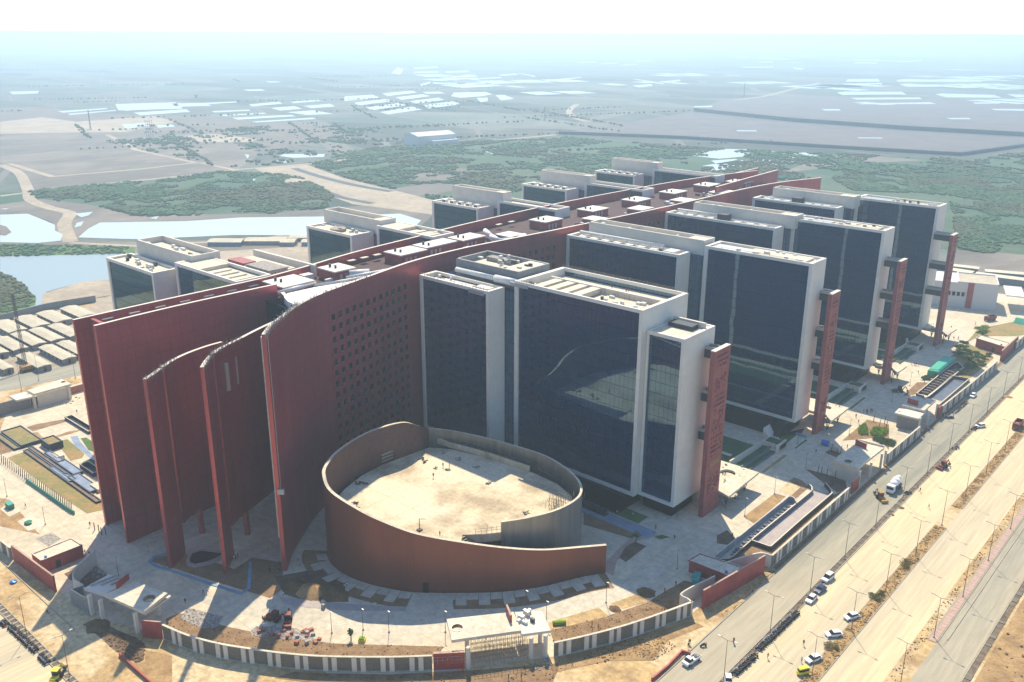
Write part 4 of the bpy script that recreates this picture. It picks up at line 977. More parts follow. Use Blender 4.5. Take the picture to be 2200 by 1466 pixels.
# ------------------------------------------------------------------ striped boundary walls
def boundary(path, h, label, start=1.0, rev=False, coping='roof_cream', pil=True):
    t = thing('boundary_wall', label, 'wall', (path[0][0], path[0][1], 0), 'boundary walls of the compound')
    P = catmull(path, 2.0) if len(path) > 3 else path
    MB().wall(P, .35, 0, h-.15).build('panel_wall', 'wall_panel', t)
    MB().wall(P, .55, h-.15, h, off=-.1).build('coping', coping, t)
    MB().wall(P, .5, 0, .5, off=-.14).build('footing', 'kerb', t)
    if not pil: return t
    # cream pilasters in pairs on the outer face
    seg = []; d = 0
    for a, b in zip(P, P[1:]):
        l = math.dist(a, b); seg.append((d, l, a, b)); d += l
    s_, k = start, 0; w = 1.15; pat = (2.05, 4.6)
    while s_ + w < d and k < 98:
        for (d0, l, a, b) in seg:
            if d0 <= s_+w/2 <= d0+l:
                u = (s_+w/2-d0)/l; x = a[0]+(b[0]-a[0])*u; y = a[1]+(b[1]-a[1])*u; an = math.atan2(b[1]-a[1], b[0]-a[0])
                nx, ny = math.sin(an), -math.cos(an)
                MB().obox(x+nx*.1, y+ny*.1, .3, w, .26, h-.46, an).build('pilaster', 'cream_plain', t); break
        s_ += pat[k % 2]; k += 1
    return t
boundary([(-300,71.0),(-270,71.4),(-250.4,72.2)], 4.0, 'straight striped boundary wall at the left edge of the photo')
boundary([(-186.2,82.8),(-178.1,84.7),(-170,87.8),(-162.5,91.8),(-154.5,96.6),(-147.1,101.9),(-136.1,111.4),(-129.0,118.4)], 4.2, 'long curved striped boundary wall between the left gatehouse and the front gatehouse', 3.4)
boundary([(-110.9,140.9),(-106.8,148.2),(-102.4,157.2),(-98.7,166.5),(-95.0,177.0)], 4.2, 'curved striped boundary wall to the right of the front gatehouse')
boundary([(-90.0,210.6),(-90.0,240),(-89.9,264.4)], 4.0, 'striped boundary wall along the service road beside the long ramp', 2.5)
boundary([(-89.9,296.6),(-89.4,328)], 4.0, 'striped boundary wall beside the green hedges, between two gatehouses')
boundary([(-89.6,353.5),(-88.6,390),(-88.2,424)], 4.0, 'striped boundary wall beside the green garden and the second ramp')
boundary([(-89,458),(-88,500),(-87,552)], 4.0, 'striped boundary wall running off the right edge of the photo')
def plain_wall(name, pts, th, h, m, mt, label, cat='wall', zb=0, curve=True, group=None):
    o = MB().wall(catmull(pts, .8) if curve else pts, th, zb, h, 0, 1).build(name, [m, mt]); return tag(o, label, cat, group)
plain_wall('wing_wall', [(-95.0,176.8),(-97.0,177.6),(-98.9,177.8),(-98.6,182),(-97.2,188),(-96.6,191)], .4, 4.2, 'cream_plain', 'roof_cream', 'cream wing wall curving in behind the red wall on the right')
plain_wall('wing_wall', [(-98.6,196),(-96.6,202),(-93.2,209.4),(-90.2,210.4)], .4, 4.0, 'cream_plain', 'roof_cream', 'cream wing wall joining the red wall to the ramp side wall')
plain_wall('wing_wall', [(-231,87),(-226.6,80.4),(-222,77),(-216.5,77.2)], .4, 4.6, 'cream_plain', 'roof_cream', 'white flared wing wall beside the left guard house')
plain_wall('return_wall', [(-216.6,77.2),(-217.2,74.2),(-212,74.8),(-209.4,75.6)], .4, 4.6, 'grey_clad', 'roof_cream', 'short grey return wall left of the left gatehouse', curve=False)

def guard(label, wall_pts, wh, box, bh, door_side=None):
    t = thing('guard_house', label, 'guard house', (box[0][0], box[0][1], 0), 'red guard houses')
    MB().wall(wall_pts, .5, 0, wh, 0, 1).build('front_wall', ['red_plain', 'pink_paving'], t)
    MB().prism(box, 0, bh-.25).build('room', 'red_plain', t)
    c = (sum(p[0] for p in box)/4, sum(p[1] for p in box)/4)
    MB().prism([(c[0]+(p[0]-c[0])*.96, c[1]+(p[1]-c[1])*.96) for p in box], bh-.25, bh-.1).build('roof', 'roof_cream', t)
    MB().wall([*box, box[0]], .3, bh-.3, bh+.12, 0, 1).build('parapet', ['red_plain', 'roof_cream'], t)
    v = MB(); a = (box[0][0]*.7+c[0]*.3, box[0][1]*.7+c[1]*.3)
    v.tube((*a, bh-.1), (*a, bh+.5), .35, n=10).build('vent', 'blue_plastic', t)
    d = box[0]; e = box[1]; an = math.atan2(e[1]-d[1], e[0]-d[0])
    m_ = (d[0]*.62+e[0]*.38, d[1]*.62+e[1]*.38)
    MB().obox(m_[0], m_[1], 0, 1.3, .2, 2.3, an).build('door', 'void', t)
    return t
guard('red guard house with a long red front wall at the lower left', [(-249.8,72.4),(-225.7,73.6)], 5.0, [(-237.2,75.2),(-237.0,86.4),(-243.0,86.0),(-242.8,75.0)], 3.9)
guard('red guard house with a long slanting red wall beside the service road', [(-94.4,181.2),(-90.3,207.0)], 5.6, [W('A1',1250,350,3.8), W('A1',720,140,3.8), W('A1',850,62,3.8), W('A1',1400,240,3.8)], 3.9)
guard('dark red guard house behind the green garden at the far right', [(-89.6,436.2),(-89.8,464.8)], 5.2, [(-90.8,445.6),(-104.4,450.4),(-104.4,456.4),(-90.8,452.6)], 4.3)
guard('red guard house half hidden at the left edge of the outermost fin', [(-350,144),(-346,170)], 4.5, [(-352,140),(-346,140),(-346,152),(-352,152)], 4.0)

def gatehouse(label, main, hole, r, z, lower, zl, cols, fin=None, inner=None, walls=()):
    c = (sum(p[0] for p in main)/len(main), sum(p[1] for p in main)/len(main))
    t = thing('gatehouse', label, 'gatehouse', (c[0], c[1], 0), 'cream flat roofed gatehouses')
    MB().prism(holed(main, hole, r), z-.8, z).build('roof_slab', 'roof_cream', t)
    if lower: MB().prism(lower, zl-.7, zl).build('lower_roof_slab', 'cream_plain', t)
    hr = MB(); n = 20
    ring = [(hole[0]+r*math.cos(2*math.pi*i/n), hole[1]+r*math.sin(2*math.pi*i/n)) for i in range(n+1)]
    hr.wall(ring, .12, z-.9, z+.12).build('hole_rim', 'grey_metal', t)
    for x, y in cols: MB().obox(x, y, 0, .7, .9, z-.8, .2).build('column', 'cream_plain', t)
    for pts, h, m in walls: MB().wall(pts, .35, 0, h).build('screen_wall', m, t)
    if fin: MB().wall(fin, .5, z, z+2.0, 0, 1).build('roof_fin', ['red_plain', 'pink_paving'], t)
    return t
ml = WL('r', [(1335,345),(1730,172),(2140,325),(1835,565)], 6.6)
gl_ = gatehouse('flat roofed gatehouse at the lower left with a round hole and a red roof fin', ml, W('r',1905,395,6.6), 1.45, 6.6,
    WL('r', [(1070,262),(1390,85),(1640,160),(1335,345)], 5.6), 5.6, [(-209,75.8),(-204.8,76.6),(-193.2,79.8),(-204,84),(-196,87)], WL('r', [(1505,270),(1655,150)], 6.6))
MB().wall([(-190.5,79.8),(-186.4,82.6)], .4, 0, 4.9, 0, 1).build('red_panel', ['red_plain', 'pink_paving'], gl_)
bm = MB()
for a in range(3):
    p = WL('r', [(1160+a*130,235-a*5),(1480+a*40,110+a*24)], 5.7); bm.wall(p, .35, 5.6, 6.1)
bm.build('roof_beam', 'steel', gl_)
MB().prism(WL('r', [(1850,600),(2185,365),(2165,350),(1840,560)], 5.2), 4.9, 5.3).build('edge_slab', 'cream_plain', gl_)
mc = WL('t', [(175,655),(1030,562),(1130,800),(240,925)], 6.7)
gc = gatehouse('flat roofed gatehouse under construction in the middle of the front wall', mc, W('t',313,768,6.7), 1.5, 6.7,
    WL('t', [(1045,565),(1390,548),(1508,800),(1135,850)], 6.2), 6.2, [(-123.4,124.6),(-114.8,137.0),(-112.9,140.0),(-128.6,129.5),(-117,143)], WL('t', [(930,560),(985,700)], 6.7))
MB().wall([(-128.9,118.7),(-123.9,123.9)], .8, 0, 4.6, 0, 1).build('red_panel', ['red_plain', 'pink_paving'], gc)
rails(gc, [(-128.7,118.3),(-124.1,123.3)], 2.2, 1.6, step=1.0, m='rubble')
sc = MB()
G0, G1 = (-122.6, 125.8), (-115.2, 136.2)
for i in range(15):
    for j in range(4):
        u = i/14; x = G0[0]+(G1[0]-G0[0])*u - j*1.3; y = G0[1]+(G1[1]-G0[1])*u + j*.9
        sc.tube((x,y,0),(x,y,5.8),.05,n=4)
for j in range(4):
    for z in (1.3,2.8,4.3,5.5): sc.tube((G0[0]-j*1.3,G0[1]+j*.9,z),(G1[0]-j*1.3,G1[1]+j*.9,z),.05,n=4)
for _ in range(40):
    u, z = rnd.random(), rnd.uniform(.5,5); x = G0[0]+(G1[0]-G0[0])*u-rnd.uniform(0,3); y = G0[1]+(G1[1]-G0[1])*u+rnd.uniform(0,2)
    sc.tube((x,y,z),(x+rnd.uniform(-1.5,1.5),y+rnd.uniform(-1.5,1.5),z+rnd.uniform(-1,1)),.05,n=4)
sc.build('scaffolding', 'scaffold', gc)
stuff_on_roof(gc, -122, -117, 139, 144, 6.2, 6)
m2 = WL('A4', [(1490,890),(1820,640),(2140,722),(1815,978)], 6.4)
g2 = gatehouse('cream gatehouse with a round roof hole between the long ramp and the hedges', m2, W('A4',1678,902,6.4), 1.25, 6.4, None, 0,
    [(-90.9,274.2),(-90.5,283),(-90.3,292),(-90.2,295.4)], WL('A4', [(1765,690),(1900,745)], 6.4), walls=[([(-91.2,275.0),(-100.2,275.8)], 5.6, 'cream_plain'), ([(-100.2,276.2),(-99.8,295)], 5.6, 'cream_plain')])
MB().wall([(-90.3,267.5),(-90.2,272.8)], .5, 0, 4.4, 0, 1).build('red_panel', ['red_plain', 'pink_paving'], g2)
MB().wall(WL('A4', [(1820,642),(2140,724)], 6.4), .3, 6.4, 7.0).build('parapet', 'cream_plain', g2)
m3 = WL('f', [(1430,790),(1500,745),(1635,772),(1560,850)], 6.6)
m3 = WL('u', [(275,1245),(450,1100),(812,1170),(630,1335)], 6.6)
g3 = gatehouse('cream gatehouse with a stepped roof in front of the second ramp', m3, W('u',615,1140,6.6), .9, 6.6,
    WL('u', [(160,1370),(230,1300),(655,1350),(540,1465)], 5.6), 5.6, [(-90.9,331.4),(-90.8,341),(-90.6,350),(-99,333)], WL('u', [(360,1215),(520,1265)], 6.6), walls=[([(-91.4,331.6),(-98.8,331)], 5.0, 'grey_clad')])
MB().wall([(-89.7,349.5),(-89.7,353.2)], .5, 0, 4.4).build('red_panel', 'red_plain', g3)
g4 = gatehouse('bright gatehouse with figures on its roof, left of the fins', WL('p', [(360,1215),(810,1068),(935,1130),(450,1262)], 6.2), W('p',830,1105,6.2), .9, 6.2,
    WL('p', [(120,1290),(330,1235),(455,1290),(215,1345)], 5.4), 5.4, [(-361,121),(-357,121.5),(-357,135),(-361,136)], walls=[([(-357.6,123),(-357.6,136)], 5, 'cream_plain'), ([(-360,109),(-360,121)], 5, 'grey_clad')])
g5 = gatehouse('low gatehouse roof cut by the left edge of the photo', [(-361,96),(-352,96),(-352,106),(-361,106)], (-357,101), .8, 5.4, None, 0, [(-353,98),(-353,104)])
plain_wall('compound_wall', [(-362,60),(-362,200)], .4, 3, 'brick', 'pink_paving', 'low brown wall behind the bright gatehouse on the left', curve=False)

# ------------------------------------------------------------------ ramps, retaining walls and planters
P = WL('A2', [(1165,238),(1205,275),(1205,315),(1180,345),(800,655),(430,955)], 1.3)
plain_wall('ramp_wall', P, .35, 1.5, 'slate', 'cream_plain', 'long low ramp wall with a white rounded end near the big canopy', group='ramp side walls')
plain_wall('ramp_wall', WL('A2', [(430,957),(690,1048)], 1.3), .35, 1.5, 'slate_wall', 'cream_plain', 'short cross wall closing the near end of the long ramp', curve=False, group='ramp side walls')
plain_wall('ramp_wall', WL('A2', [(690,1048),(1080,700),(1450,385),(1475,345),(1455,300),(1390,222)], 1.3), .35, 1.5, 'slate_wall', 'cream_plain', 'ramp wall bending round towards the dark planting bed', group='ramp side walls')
plain_wall('ramp_wall', WL('A2', [(430,957),(300,1070),(215,1150),(150,1188),(60,1190),(0,1175)], 1.3), .3, 1.4, 'slate_wall', 'roof_cream', 'thin white topped wall curling behind the red guard house', group='ramp side walls')
lw = WL('A2', [(0,1165),(430,815),(860,470),(930,418),(985,440),(1003,480)], 1.6)
lo_ = MB().wall(catmull(lw, .5), .3, 0, 2.2, 0, 1).build('louvre_wall', ['basin', 'roof_cream']); tag(lo_, 'pale ribbed wall running along the sand bed beside the long ramp', 'wall')
st = MB()
for i in range(26):
    u = i/26; x = -100.9-.2*u; y = 209+u*38
    st.box(x-1.0, y, 0, x, y+.9, .1+.35*(i % 3))
st.build('stair_flight', 'slate'); tag(bpy.data.objects['stair_flight'], 'narrow dark stair between the ribbed wall and the ramp', 'stairs')
P = WL('u', [(515,1070),(1090,607),(1190,620),(1232,660),(1200,690),(690,1112),(640,1108),(520,1075)], 1.2)
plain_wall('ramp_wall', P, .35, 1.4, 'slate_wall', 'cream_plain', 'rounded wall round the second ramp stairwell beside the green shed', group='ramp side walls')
bs = MB()
for i in range(11):
    a, b = W('u', 560+i*42, 1062-i*33), W('u', 690+i*40, 1092-i*33); bs.wall([a, b], .35, 0, .9)
bs.build('stair_flight', 'pink_paving'); tag(bpy.data.objects['stair_flight.001'], 'stair treads inside the rounded second ramp wall', 'stairs')
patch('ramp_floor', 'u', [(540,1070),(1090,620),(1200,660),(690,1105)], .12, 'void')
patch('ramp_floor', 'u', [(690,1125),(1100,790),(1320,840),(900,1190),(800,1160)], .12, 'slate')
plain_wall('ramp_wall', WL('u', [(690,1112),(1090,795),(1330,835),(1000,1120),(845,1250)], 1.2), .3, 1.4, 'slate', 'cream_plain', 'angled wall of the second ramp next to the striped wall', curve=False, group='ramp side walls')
for k, (ya, lab) in enumerate(((0, 'beside the biggest canopy'), (75.0, 'beside the second canopy'), (144.0, 'beside the third canopy'))):
    t = thing('sunken_court', 'white edged sunken green court %s' % lab, 'retaining wall', (-124, 270+ya, 0), 'sunken courts between the towers')
    MB().wall([(-129.4,259.5+ya),(-128.6,284+ya)], .6, 0, 1.8, 0, 1).build('long_wall', ['cream_plain','roof_cream'], t)
    MB().box(-128.6,282+ya,0,-122.2,287+ya,1.9).box(-122.7,279+ya,0,-122.2,287+ya,2.6).build('planter_box', 'cream_plain', t)
    MB().box(-128.2,282.4+ya,1.9,-123,286.6+ya,2.0).build('planting', 'lawn_deep', t)
    MB().wall([(-125.6,258+ya),(-125.6,282+ya)], .3, 0, .8).wall([(-122.6,258+ya),(-122.4,279+ya)], .3, 0, .7).build('kerb_wall', 'slate', t)
    MB().box(-128.4,259+ya,.05,-125.8,281.8+ya,.3).box(-125.2,259+ya,.05,-122.8,280+ya,.22).build('planting', 'lawn_deep', t)
    MB().prism([(-131.6,287.5+ya),(-128.4,287.5+ya),(-131.6,300+ya-ya*.06)], 0, 4.2, 0, None, [(-131.6,287.5+ya),(-131.3,287.5+ya),(-131.6,300+ya-ya*.06)]).build('splayed_wall', 'cream_plain', t)
    MB().box(-144,252+ya,0,-139,258+ya,2.2).box(-150,250+ya,0,-146,253+ya,.6).build('dark_pavilion', 'slate_wall', t)
TR = [('A4',(1420,580),(1570,760),4.2,'thin triangular white wall beside the blue tank')]
a_, b_ = W('A4',1430,760), W('A4',1600,790)
o = MB().prism([a_, b_, (b_[0]-.2,b_[1]+.35), (a_[0]-.2,a_[1]+.35)], 0, 3.2, 0, None, [a_, (a_[0]+.5,a_[1]), (a_[0]+.3,a_[1]+.35), (a_[0]-.2,a_[1]+.35)]).build('sail_wall', 'cream_plain'); tag(o, 'pointed white wall standing beside the blue tank', 'wall')

def planter(x0, x1, y0, y1, h, label, wall='slate_wall', fill='dry_grass', rim='slate', cat='planter', group='terraces of the left garden', name='terrace_planter', drop=.35):
    t = thing(name, label, cat, ((x0+x1)/2, (y0+y1)/2, 0), group)
    MB().wall([(x0,y0),(x1,y0),(x1,y1),(x0,y1),(x0,y0+.01)], .35, 0, h, 0, 1).build('retaining_wall', [wall, rim], t)
    MB().box(x0+.3, y0+.3, 0, x1-.3, y1-.3, max(.12, h-drop)).build('fill', fill, t)
    return t
planter(-342, -323.5, 103.2, 110.4, 1.3, 'square dark walled bed of dry grass at the left edge')
planter(-342, -323.5, 100.8, 103.0, .8, 'narrow dark walled strip in front of the square bed')
planter(-321.2, -313.8, 109.0, 113.8, 2.6, 'tall dark walled box planter with sandy fill')
planter(-321.5, -291, 104.6, 106.2, .9, 'long narrow terrace of the water steps, upper strip', fill='soil')
planter(-320.5, -264.5, 102.6, 104.4, .7, 'long narrow terrace of the water steps, lowest strip', fill='soil')
planter(-306, -288, 105.9, 109.2, 1.1, 'grey water basin behind the long terraces', fill='basin', cat='basin', name='water_basin', drop=.2)
planter(-300, -284.5, 102.9, 105.4, .8, 'wide grey water basin in the middle of the steps', fill='basin', cat='basin', name='water_basin', drop=.2)
planter(-288, -272, 104.0, 107.8, 1.0, 'grey water basin nearest the fins', fill='basin', cat='basin', name='water_basin', drop=.2)
planter(-312, -301, 106.4, 108.6, 1.2, 'small grey basin beside the tall box planter', fill='basin', cat='basin', name='water_basin', drop=.2)
planter(-293, -283, 110.2, 113.4, 1.6, 'sunken dark basin with a white rim beside the deep green lawn', fill='void', rim='roof_cream', drop=1.2)
planter(-338, -318, 124.6, 127.6, 1.2, 'long black open trough on the pale paving', fill='void', rim='roof_cream', drop=1.0)
o = MB().box(-276.5, 106.2, 0, -271, 109, 1.3).build('service_box', 'roof_cream'); tag(o, 'white flat box at the end of the water steps by the fins', 'box')
o = MB().box(-309, 107.8, 0, -304.6, 110.2, 1.2).build('service_box', 'roof_cream'); tag(o, 'white flat box beside the tall planter', 'box')
# leaning colonnade with green netting
for i in range(34):
    u = i/33; a = W('q', 20+u*890, 800+u*625) ; h = 3.0
    t = MB().tube((a[0], a[1], 0), (a[0]+.1, a[1]+.35, h), .16, .12, n=6).build('timber_post', 'pole')
    tag(t, '%s timber post from the left edge in the row beside the dry lawn' % ordw(i+1), 'post', 'timber posts along the garden edge')
nt_ = MB(); P = WL('q', [(330,1040),(600,1230),(900,1440),(960,1460)])
nt_.wall(catmull(P, 1.0), .3, 0, 1.2); o = nt_.build('safety_net', 'green_net'); tag(o, 'green safety net at the foot of the timber posts', 'netting')
for i, (x, y) in enumerate(((320,830),(375,860),(410,895),(460,890))):
    a = W('A5', x, y); t = MB().tube((*a, 0), (*a, 2.6), .14, n=6).build('timber_post', 'pole')
    tag(t, '%s dark post in the short row at the foot of the outer fin' % ordw(i+1), 'post', 'posts at the foot of the outer fin')
for i, (x, y, k) in enumerate(((1290,1045,0),(1330,1070,0),(1400,1100,0),(1505,1125,0),(1640,1140,0),(2000,395,1),(2075,460,1),(2140,420,1),(2165,470,1),(1460,780,2),(1530,840,2),(1580,800,2))):
    a = W('A4', x, y); t = MB().tube((*a, 0), (a[0]+.15, a[1]+.1, 3.2), .16, .1, n=6).build('tree_trunk_stake', 'pole')
    tag(t, '%s bare dark stake %s' % (ordw(i+1 if k == 0 else (i-4 if k == 1 else i-8)), ('in the dark bed beside the long ramp','in the bed above the hedges','beside the pointed white wall')[k]), 'stake', 'bare stakes in the planting beds')

# ------------------------------------------------------------------ sheds and other buildings
def shed(x0, x1, y0, y1, h, label, roof='shed_roof', wall='shed_wall', ridge='x', rise=.5, group='low metal roofed sheds', win=0):
    t = thing('site_shed', label, 'shed', ((x0+x1)/2, (y0+y1)/2, 0), group)
    b = MB().box(x0, y0, 0, x1, y1, h).build('walls', wall, t)
    r = MB()
    if ridge == 'x':
        ym = (y0+y1)/2
        r.face([(x0-.4,y0-.4,h),(x1+.4,y0-.4,h),(x1+.4,ym,h+rise),(x0-.4,ym,h+rise)]); r.face([(x0-.4,ym,h+rise),(x1+.4,ym,h+rise),(x1+.4,y1+.4,h),(x0-.4,y1+.4,h)])
        r.face([(x1+.4,y0-.4,h),(x1+.4,y1+.4,h),(x1+.4,ym,h+rise)]); r.face([(x0-.4,y1+.4,h),(x0-.4,y0-.4,h),(x0-.4,ym,h+rise)])
    else:
        xm = (x0+x1)/2
        r.face([(x0-.4,y0-.4,h),(xm,y0-.4,h+rise),(xm,y1+.4,h+rise),(x0-.4,y1+.4,h)]); r.face([(xm,y0-.4,h+rise),(x1+.4,y0-.4,h),(x1+.4,y1+.4,h),(xm,y1+.4,h+rise)])
        r.face([(x0-.4,y0-.4,h),(x1+.4,y0-.4,h),(xm,y0-.4,h+rise)]); r.face([(x1+.4,y1+.4,h),(x0-.4,y1+.4,h),(xm,y1+.4,h+rise)])
    r.face([(x0-.4,y0-.4,h),(x0-.4,y1+.4,h),(x1+.4,y1+.4,h),(x1+.4,y0-.4,h)])
    r.build('roof', roof, t)
    for i in range(win):
        x = x0+(x1-x0)*(i+.5)/win; MB().box(x-.6, y0-.05, .9, x+.6, y0, 2).build('window', 'window_dark', t)
    MB().box(x1, (y0+y1)/2-.6, 0, x1+.05, (y0+y1)/2+.6, 2.1).build('door', 'dark_panel', t)
    return t
# yard on the left: four rows seen between the outer tower and the road
yard = [(-424,-399,150.4,156.2,'long shed beside the road and the outermost fin'),(-424,-401,158.5,164,'long shed behind the first, touching the outermost fin in view'),
        (-420,-397,139,144.6,'shed directly beside the crane'),(-452,-428,133,138.6,'shed left of the crane, cut by the photo edge'),
        (-452,-428,141,147,'shed in the second row behind the crane mast'),(-454,-429,149.6,155.6,'shed in the second row with a hose on its roof'),(-454,-429,158,164,'second row shed with a row of dark windows'),
        (-454,-429,167,173,'second row shed nearest the outer glass tower'),(-480,-457,150,158,'third row shed near the grey wall, left'),(-480,-457,161,169,'third row shed near the grey wall, middle'),
        (-480,-457,172,180,'third row shed near the grey wall, right'),(-480,-457,184,192,'third row shed beside the outer glass tower'),(-428,-405,128,132,'small shed near the left photo edge by the road')]
for x0, x1, y0, y1, lab in yard: shed(x0, x1, y0, y1, 2.6, lab, win=6)
o = MB(); P = WL('p', [(-200,360),(0,320),(250,255),(620,160),(1000,95),(1262,55)])
o.wall(catmull([(x, y) for x, y in P], 6), .4, 0, 3.6); o = o.build('compound_wall', 'grey_clad'); tag(o, 'long grey panel wall between the shed yard and the lake', 'wall')
# strip of sheds beyond the second river tower
fs = [('x',[(800,110),(1190,112)],6,'blue walled shed beside the river, left of the second tower','blue_shed'),('x',[(1235,98),(1710,98)],6,'long cream shed beside the river','shed_wall'),
      ('x',[(1660,112),(1820,112)],6,'short cream shed with a blue end near the second tower','shed_wall'),('x',[(1770,60),(1975,58)],5,'farthest cream shed touching the second tower','shed_wall'),
      ('x',[(1910,110),(1975,110)],5,'small blue shed partly hidden by the second tower','blue_shed')]
for k, pp, dpt, lab, wl_ in fs:
    a, b = W(k, *pp[0], 3), W(k, *pp[1], 3); an = math.atan2(b[1]-a[1], b[0]-a[0]); L = math.dist(a, b)
    t = thing('site_shed', lab, 'shed', (a[0], a[1], 0), 'sheds along the river')
    def tp(u, v): return (a[0]+math.cos(an)*u-math.sin(an)*v, a[1]+math.sin(an)*u+math.cos(an)*v)
    MB().prism([tp(0,0), tp(L,0), tp(L,2*dpt), tp(0,2*dpt)], 0, 2.8).build('walls', wl_, t)
    r = MB()
    for v0, v1, z0, z1 in ((-.5,dpt,2.85,3.7),(dpt,2*dpt+.5,3.7,2.85)):
        r.face([(*tp(-.5,v0),z0),(*tp(L+.5,v0),z0),(*tp(L+.5,v1),z1),(*tp(-.5,v1),z1)])
    r.build('roof', 'shed_roof', t)
# white hall at the far right with its red strip
HT = thing('white_hall', 'large white windowless hall with a red vertical strip at the far right', 'hall', (-130, 515, 0))
def hp(u, v):        # u along the front from the right corner, v to the back
    ax, ay = -114.2, 520.8; d = Vector((-145.2-ax, 510.7-ay)).normalized(); n = Vector((d.y, -d.x))
    if n.y < 0: n = -n
    return (ax+d.x*u+n.x*v, ay+d.y*u+n.y*v)
hb = MB().prism([hp(0,0), hp(0,23), hp(56,23), hp(56,0)], 0, 13.6).build('walls', 'far_white', HT)
MB().prism([hp(.8,.8), hp(.8,22), hp(20,22), hp(20,.8)], 13.6, 13.8).build('roof', 'shed_roof', HT)
MB().wall([hp(0,0), hp(0,23), hp(20,23), hp(20,0), hp(0.01,0)], .7, 13.6, 14.3).build('parapet', 'far_white', HT)
an = math.atan2(hp(1,0)[1]-hp(0,0)[1], hp(1,0)[0]-hp(0,0)[0])
q = hp(13.3, -.1); MB().obox(q[0], q[1], 0, 3.0, .4, 14.0, an).build('red_strip', 'red_plain', HT)
for k in range(6):
    q = hp(16.6+k*2.3, -.05); MB().obox(q[0], q[1], 6.2, 1.5, .25, 2.2, an).build('window', 'window_dark', HT)
q = hp(0, 10); MB().obox(-110, 536, 8.2, 9, 22, .5, an).build('porch_roof', 'far_white', HT)
for i, (k, p0, p1, d) in enumerate((('v',(800,245),(1380,335),7),('v',(1000,212),(1480,268),6),('v',(1450,350),(2199,445),7),('v',(1600,305),(2199,355),6))):
    a, b = W(k, *p0, 4), W(k, *p1, 4); an2 = math.atan2(b[1]-a[1], b[0]-a[0]); L = math.dist(a, b)+(30 if i > 1 else 0); cx = a[0]+math.cos(an2)*L/2; cy = a[1]+math.sin(an2)*L/2
    t = thing('site_shed', ('long cream roof behind the white hall, nearer left one','long cream roof behind the white hall, farther left one','long cream roof at the right edge behind the white hall, nearer one','long cream roof at the right edge behind the white hall, farther one')[i], 'shed', (cx, cy, 0), 'long roofs behind the white hall')
    MB().obox(cx, cy, 0, L, d, 3.9, an2).build('walls', 'shed_wall', t); MB().obox(cx, cy, 3.9, L+1, d+1, .3, an2).build('roof', 'roof_cream', t)
# large white shed far out on the plain
FB = thing('farm_building', 'large white shed alone on the far plain', 'building', (-880, 840, 0))
a, b, c = Vector(W('m',470,790)), Vector(W('m',530,795)), Vector(W('m',710,770))
d1 = (c-a).normalized(); n1 = Vector((-d1.y, d1.x)); n1 = n1 if n1.dot(Vector((-.66,.75))) > 0 else -n1; L = (c-a).length
pp = [a, a+d1*L, a+d1*L+n1*34, a+n1*34]
MB().prism([tuple(v) for v in pp], 0, 13).build('walls', 'far_white', FB)
MB().prism([tuple(v) for v in pp], 13, 16.5, 0, None, [tuple(a+n1*16-d1*1), tuple(a+d1*(L+1)+n1*16), tuple(a+d1*(L+1)+n1*18), tuple(a+n1*18-d1*1)]).build('roof', 'far_white', FB)
MB().prism([tuple(a+d1*18-n1*9), tuple(a+d1*L-n1*9), tuple(a+d1*L), tuple(a+d1*18)], 0, 7).build('lean_to', 'far_white', FB)
for i, (x, y) in enumerate(((1290,600),(1330,606),(1130,290),(1140,286))):
    pass
# lattice towers and poles far away
for i, (k, x, y, h) in enumerate((('l',960,590,26),('l',580,535,30),('m',1280,610,20),('n',410,480,36))):
    a = W(k, x, y); o = MB()
    w = 6.5 if i == 0 else 1.6
    for sx, sy in ((-1,-1),(1,-1),(1,1),(-1,1)): o.tube((a[0]+sx*w/2,a[1]+sy*w/2,0),(a[0]+sx*w/(2 if i == 0 else 6),a[1]+sy*w/(2 if i == 0 else 6),h),.25 if i == 0 else .25,n=4)
    for z in range(4, int(h), 5): o.box(a[0]-w/2,a[1]-w/2,z,a[0]+w/2,a[1]+w/2,z+.5)
    o = o.build('lattice_tower', 'shed_wall'); tag(o, ('open concrete tower frame on the far left plain','thin mast on the far left plain','short mast in the middle of the far plain','thin mast on the far right plain')[i], 'tower')

# ------------------------------------------------------------------ crane in the yard
cx, cy = W('p', 350, 960)
CR = thing('mobile_crane', 'orange crawler crane with a tall lattice boom in the shed yard', 'crane', (cx, cy, 0))
MB().box(cx-2.6, cy-1.9, .0, cx-1.4, cy+2.9, 1.0).box(cx+1.2, cy-1.9, 0, cx+2.4, cy+2.9, 1.0).build('crawler_tracks', 'tyre', CR)
MB().box(cx-1.6, cy-2.2, 1.0, cx+1.6, cy+2.6, 2.6).build('cab_body', 'orange_paint', CR)
bm = MB(); tip = Vector((cx-14, cy+4.5, 31)); base = Vector((cx-.4, cy, 2.2)); dr = (tip-base).normalized(); u = dr.orthogonal().normalized(); v = dr.cross(u)
for sx, sy in ((1,1),(1,-1),(-1,-1),(-1,1)): bm.tube(base+u*sx*.55+v*sy*.55, tip+u*sx*.3+v*sy*.3, .12, n=4)
n = 16
for i in range(n):
    for sx, sy, tx, ty in ((1,1,1,-1),(1,-1,-1,-1),(-1,-1,-1,1),(-1,1,1,1)):
        p0 = base.lerp(tip, i/n)+u*sx*.5+v*sy*.5; p1 = base.lerp(tip, (i+1)/n)+u*tx*.5+v*ty*.5; bm.tube(p0, p1, .07, n=3)
bm.build('boom', 'pole', CR)

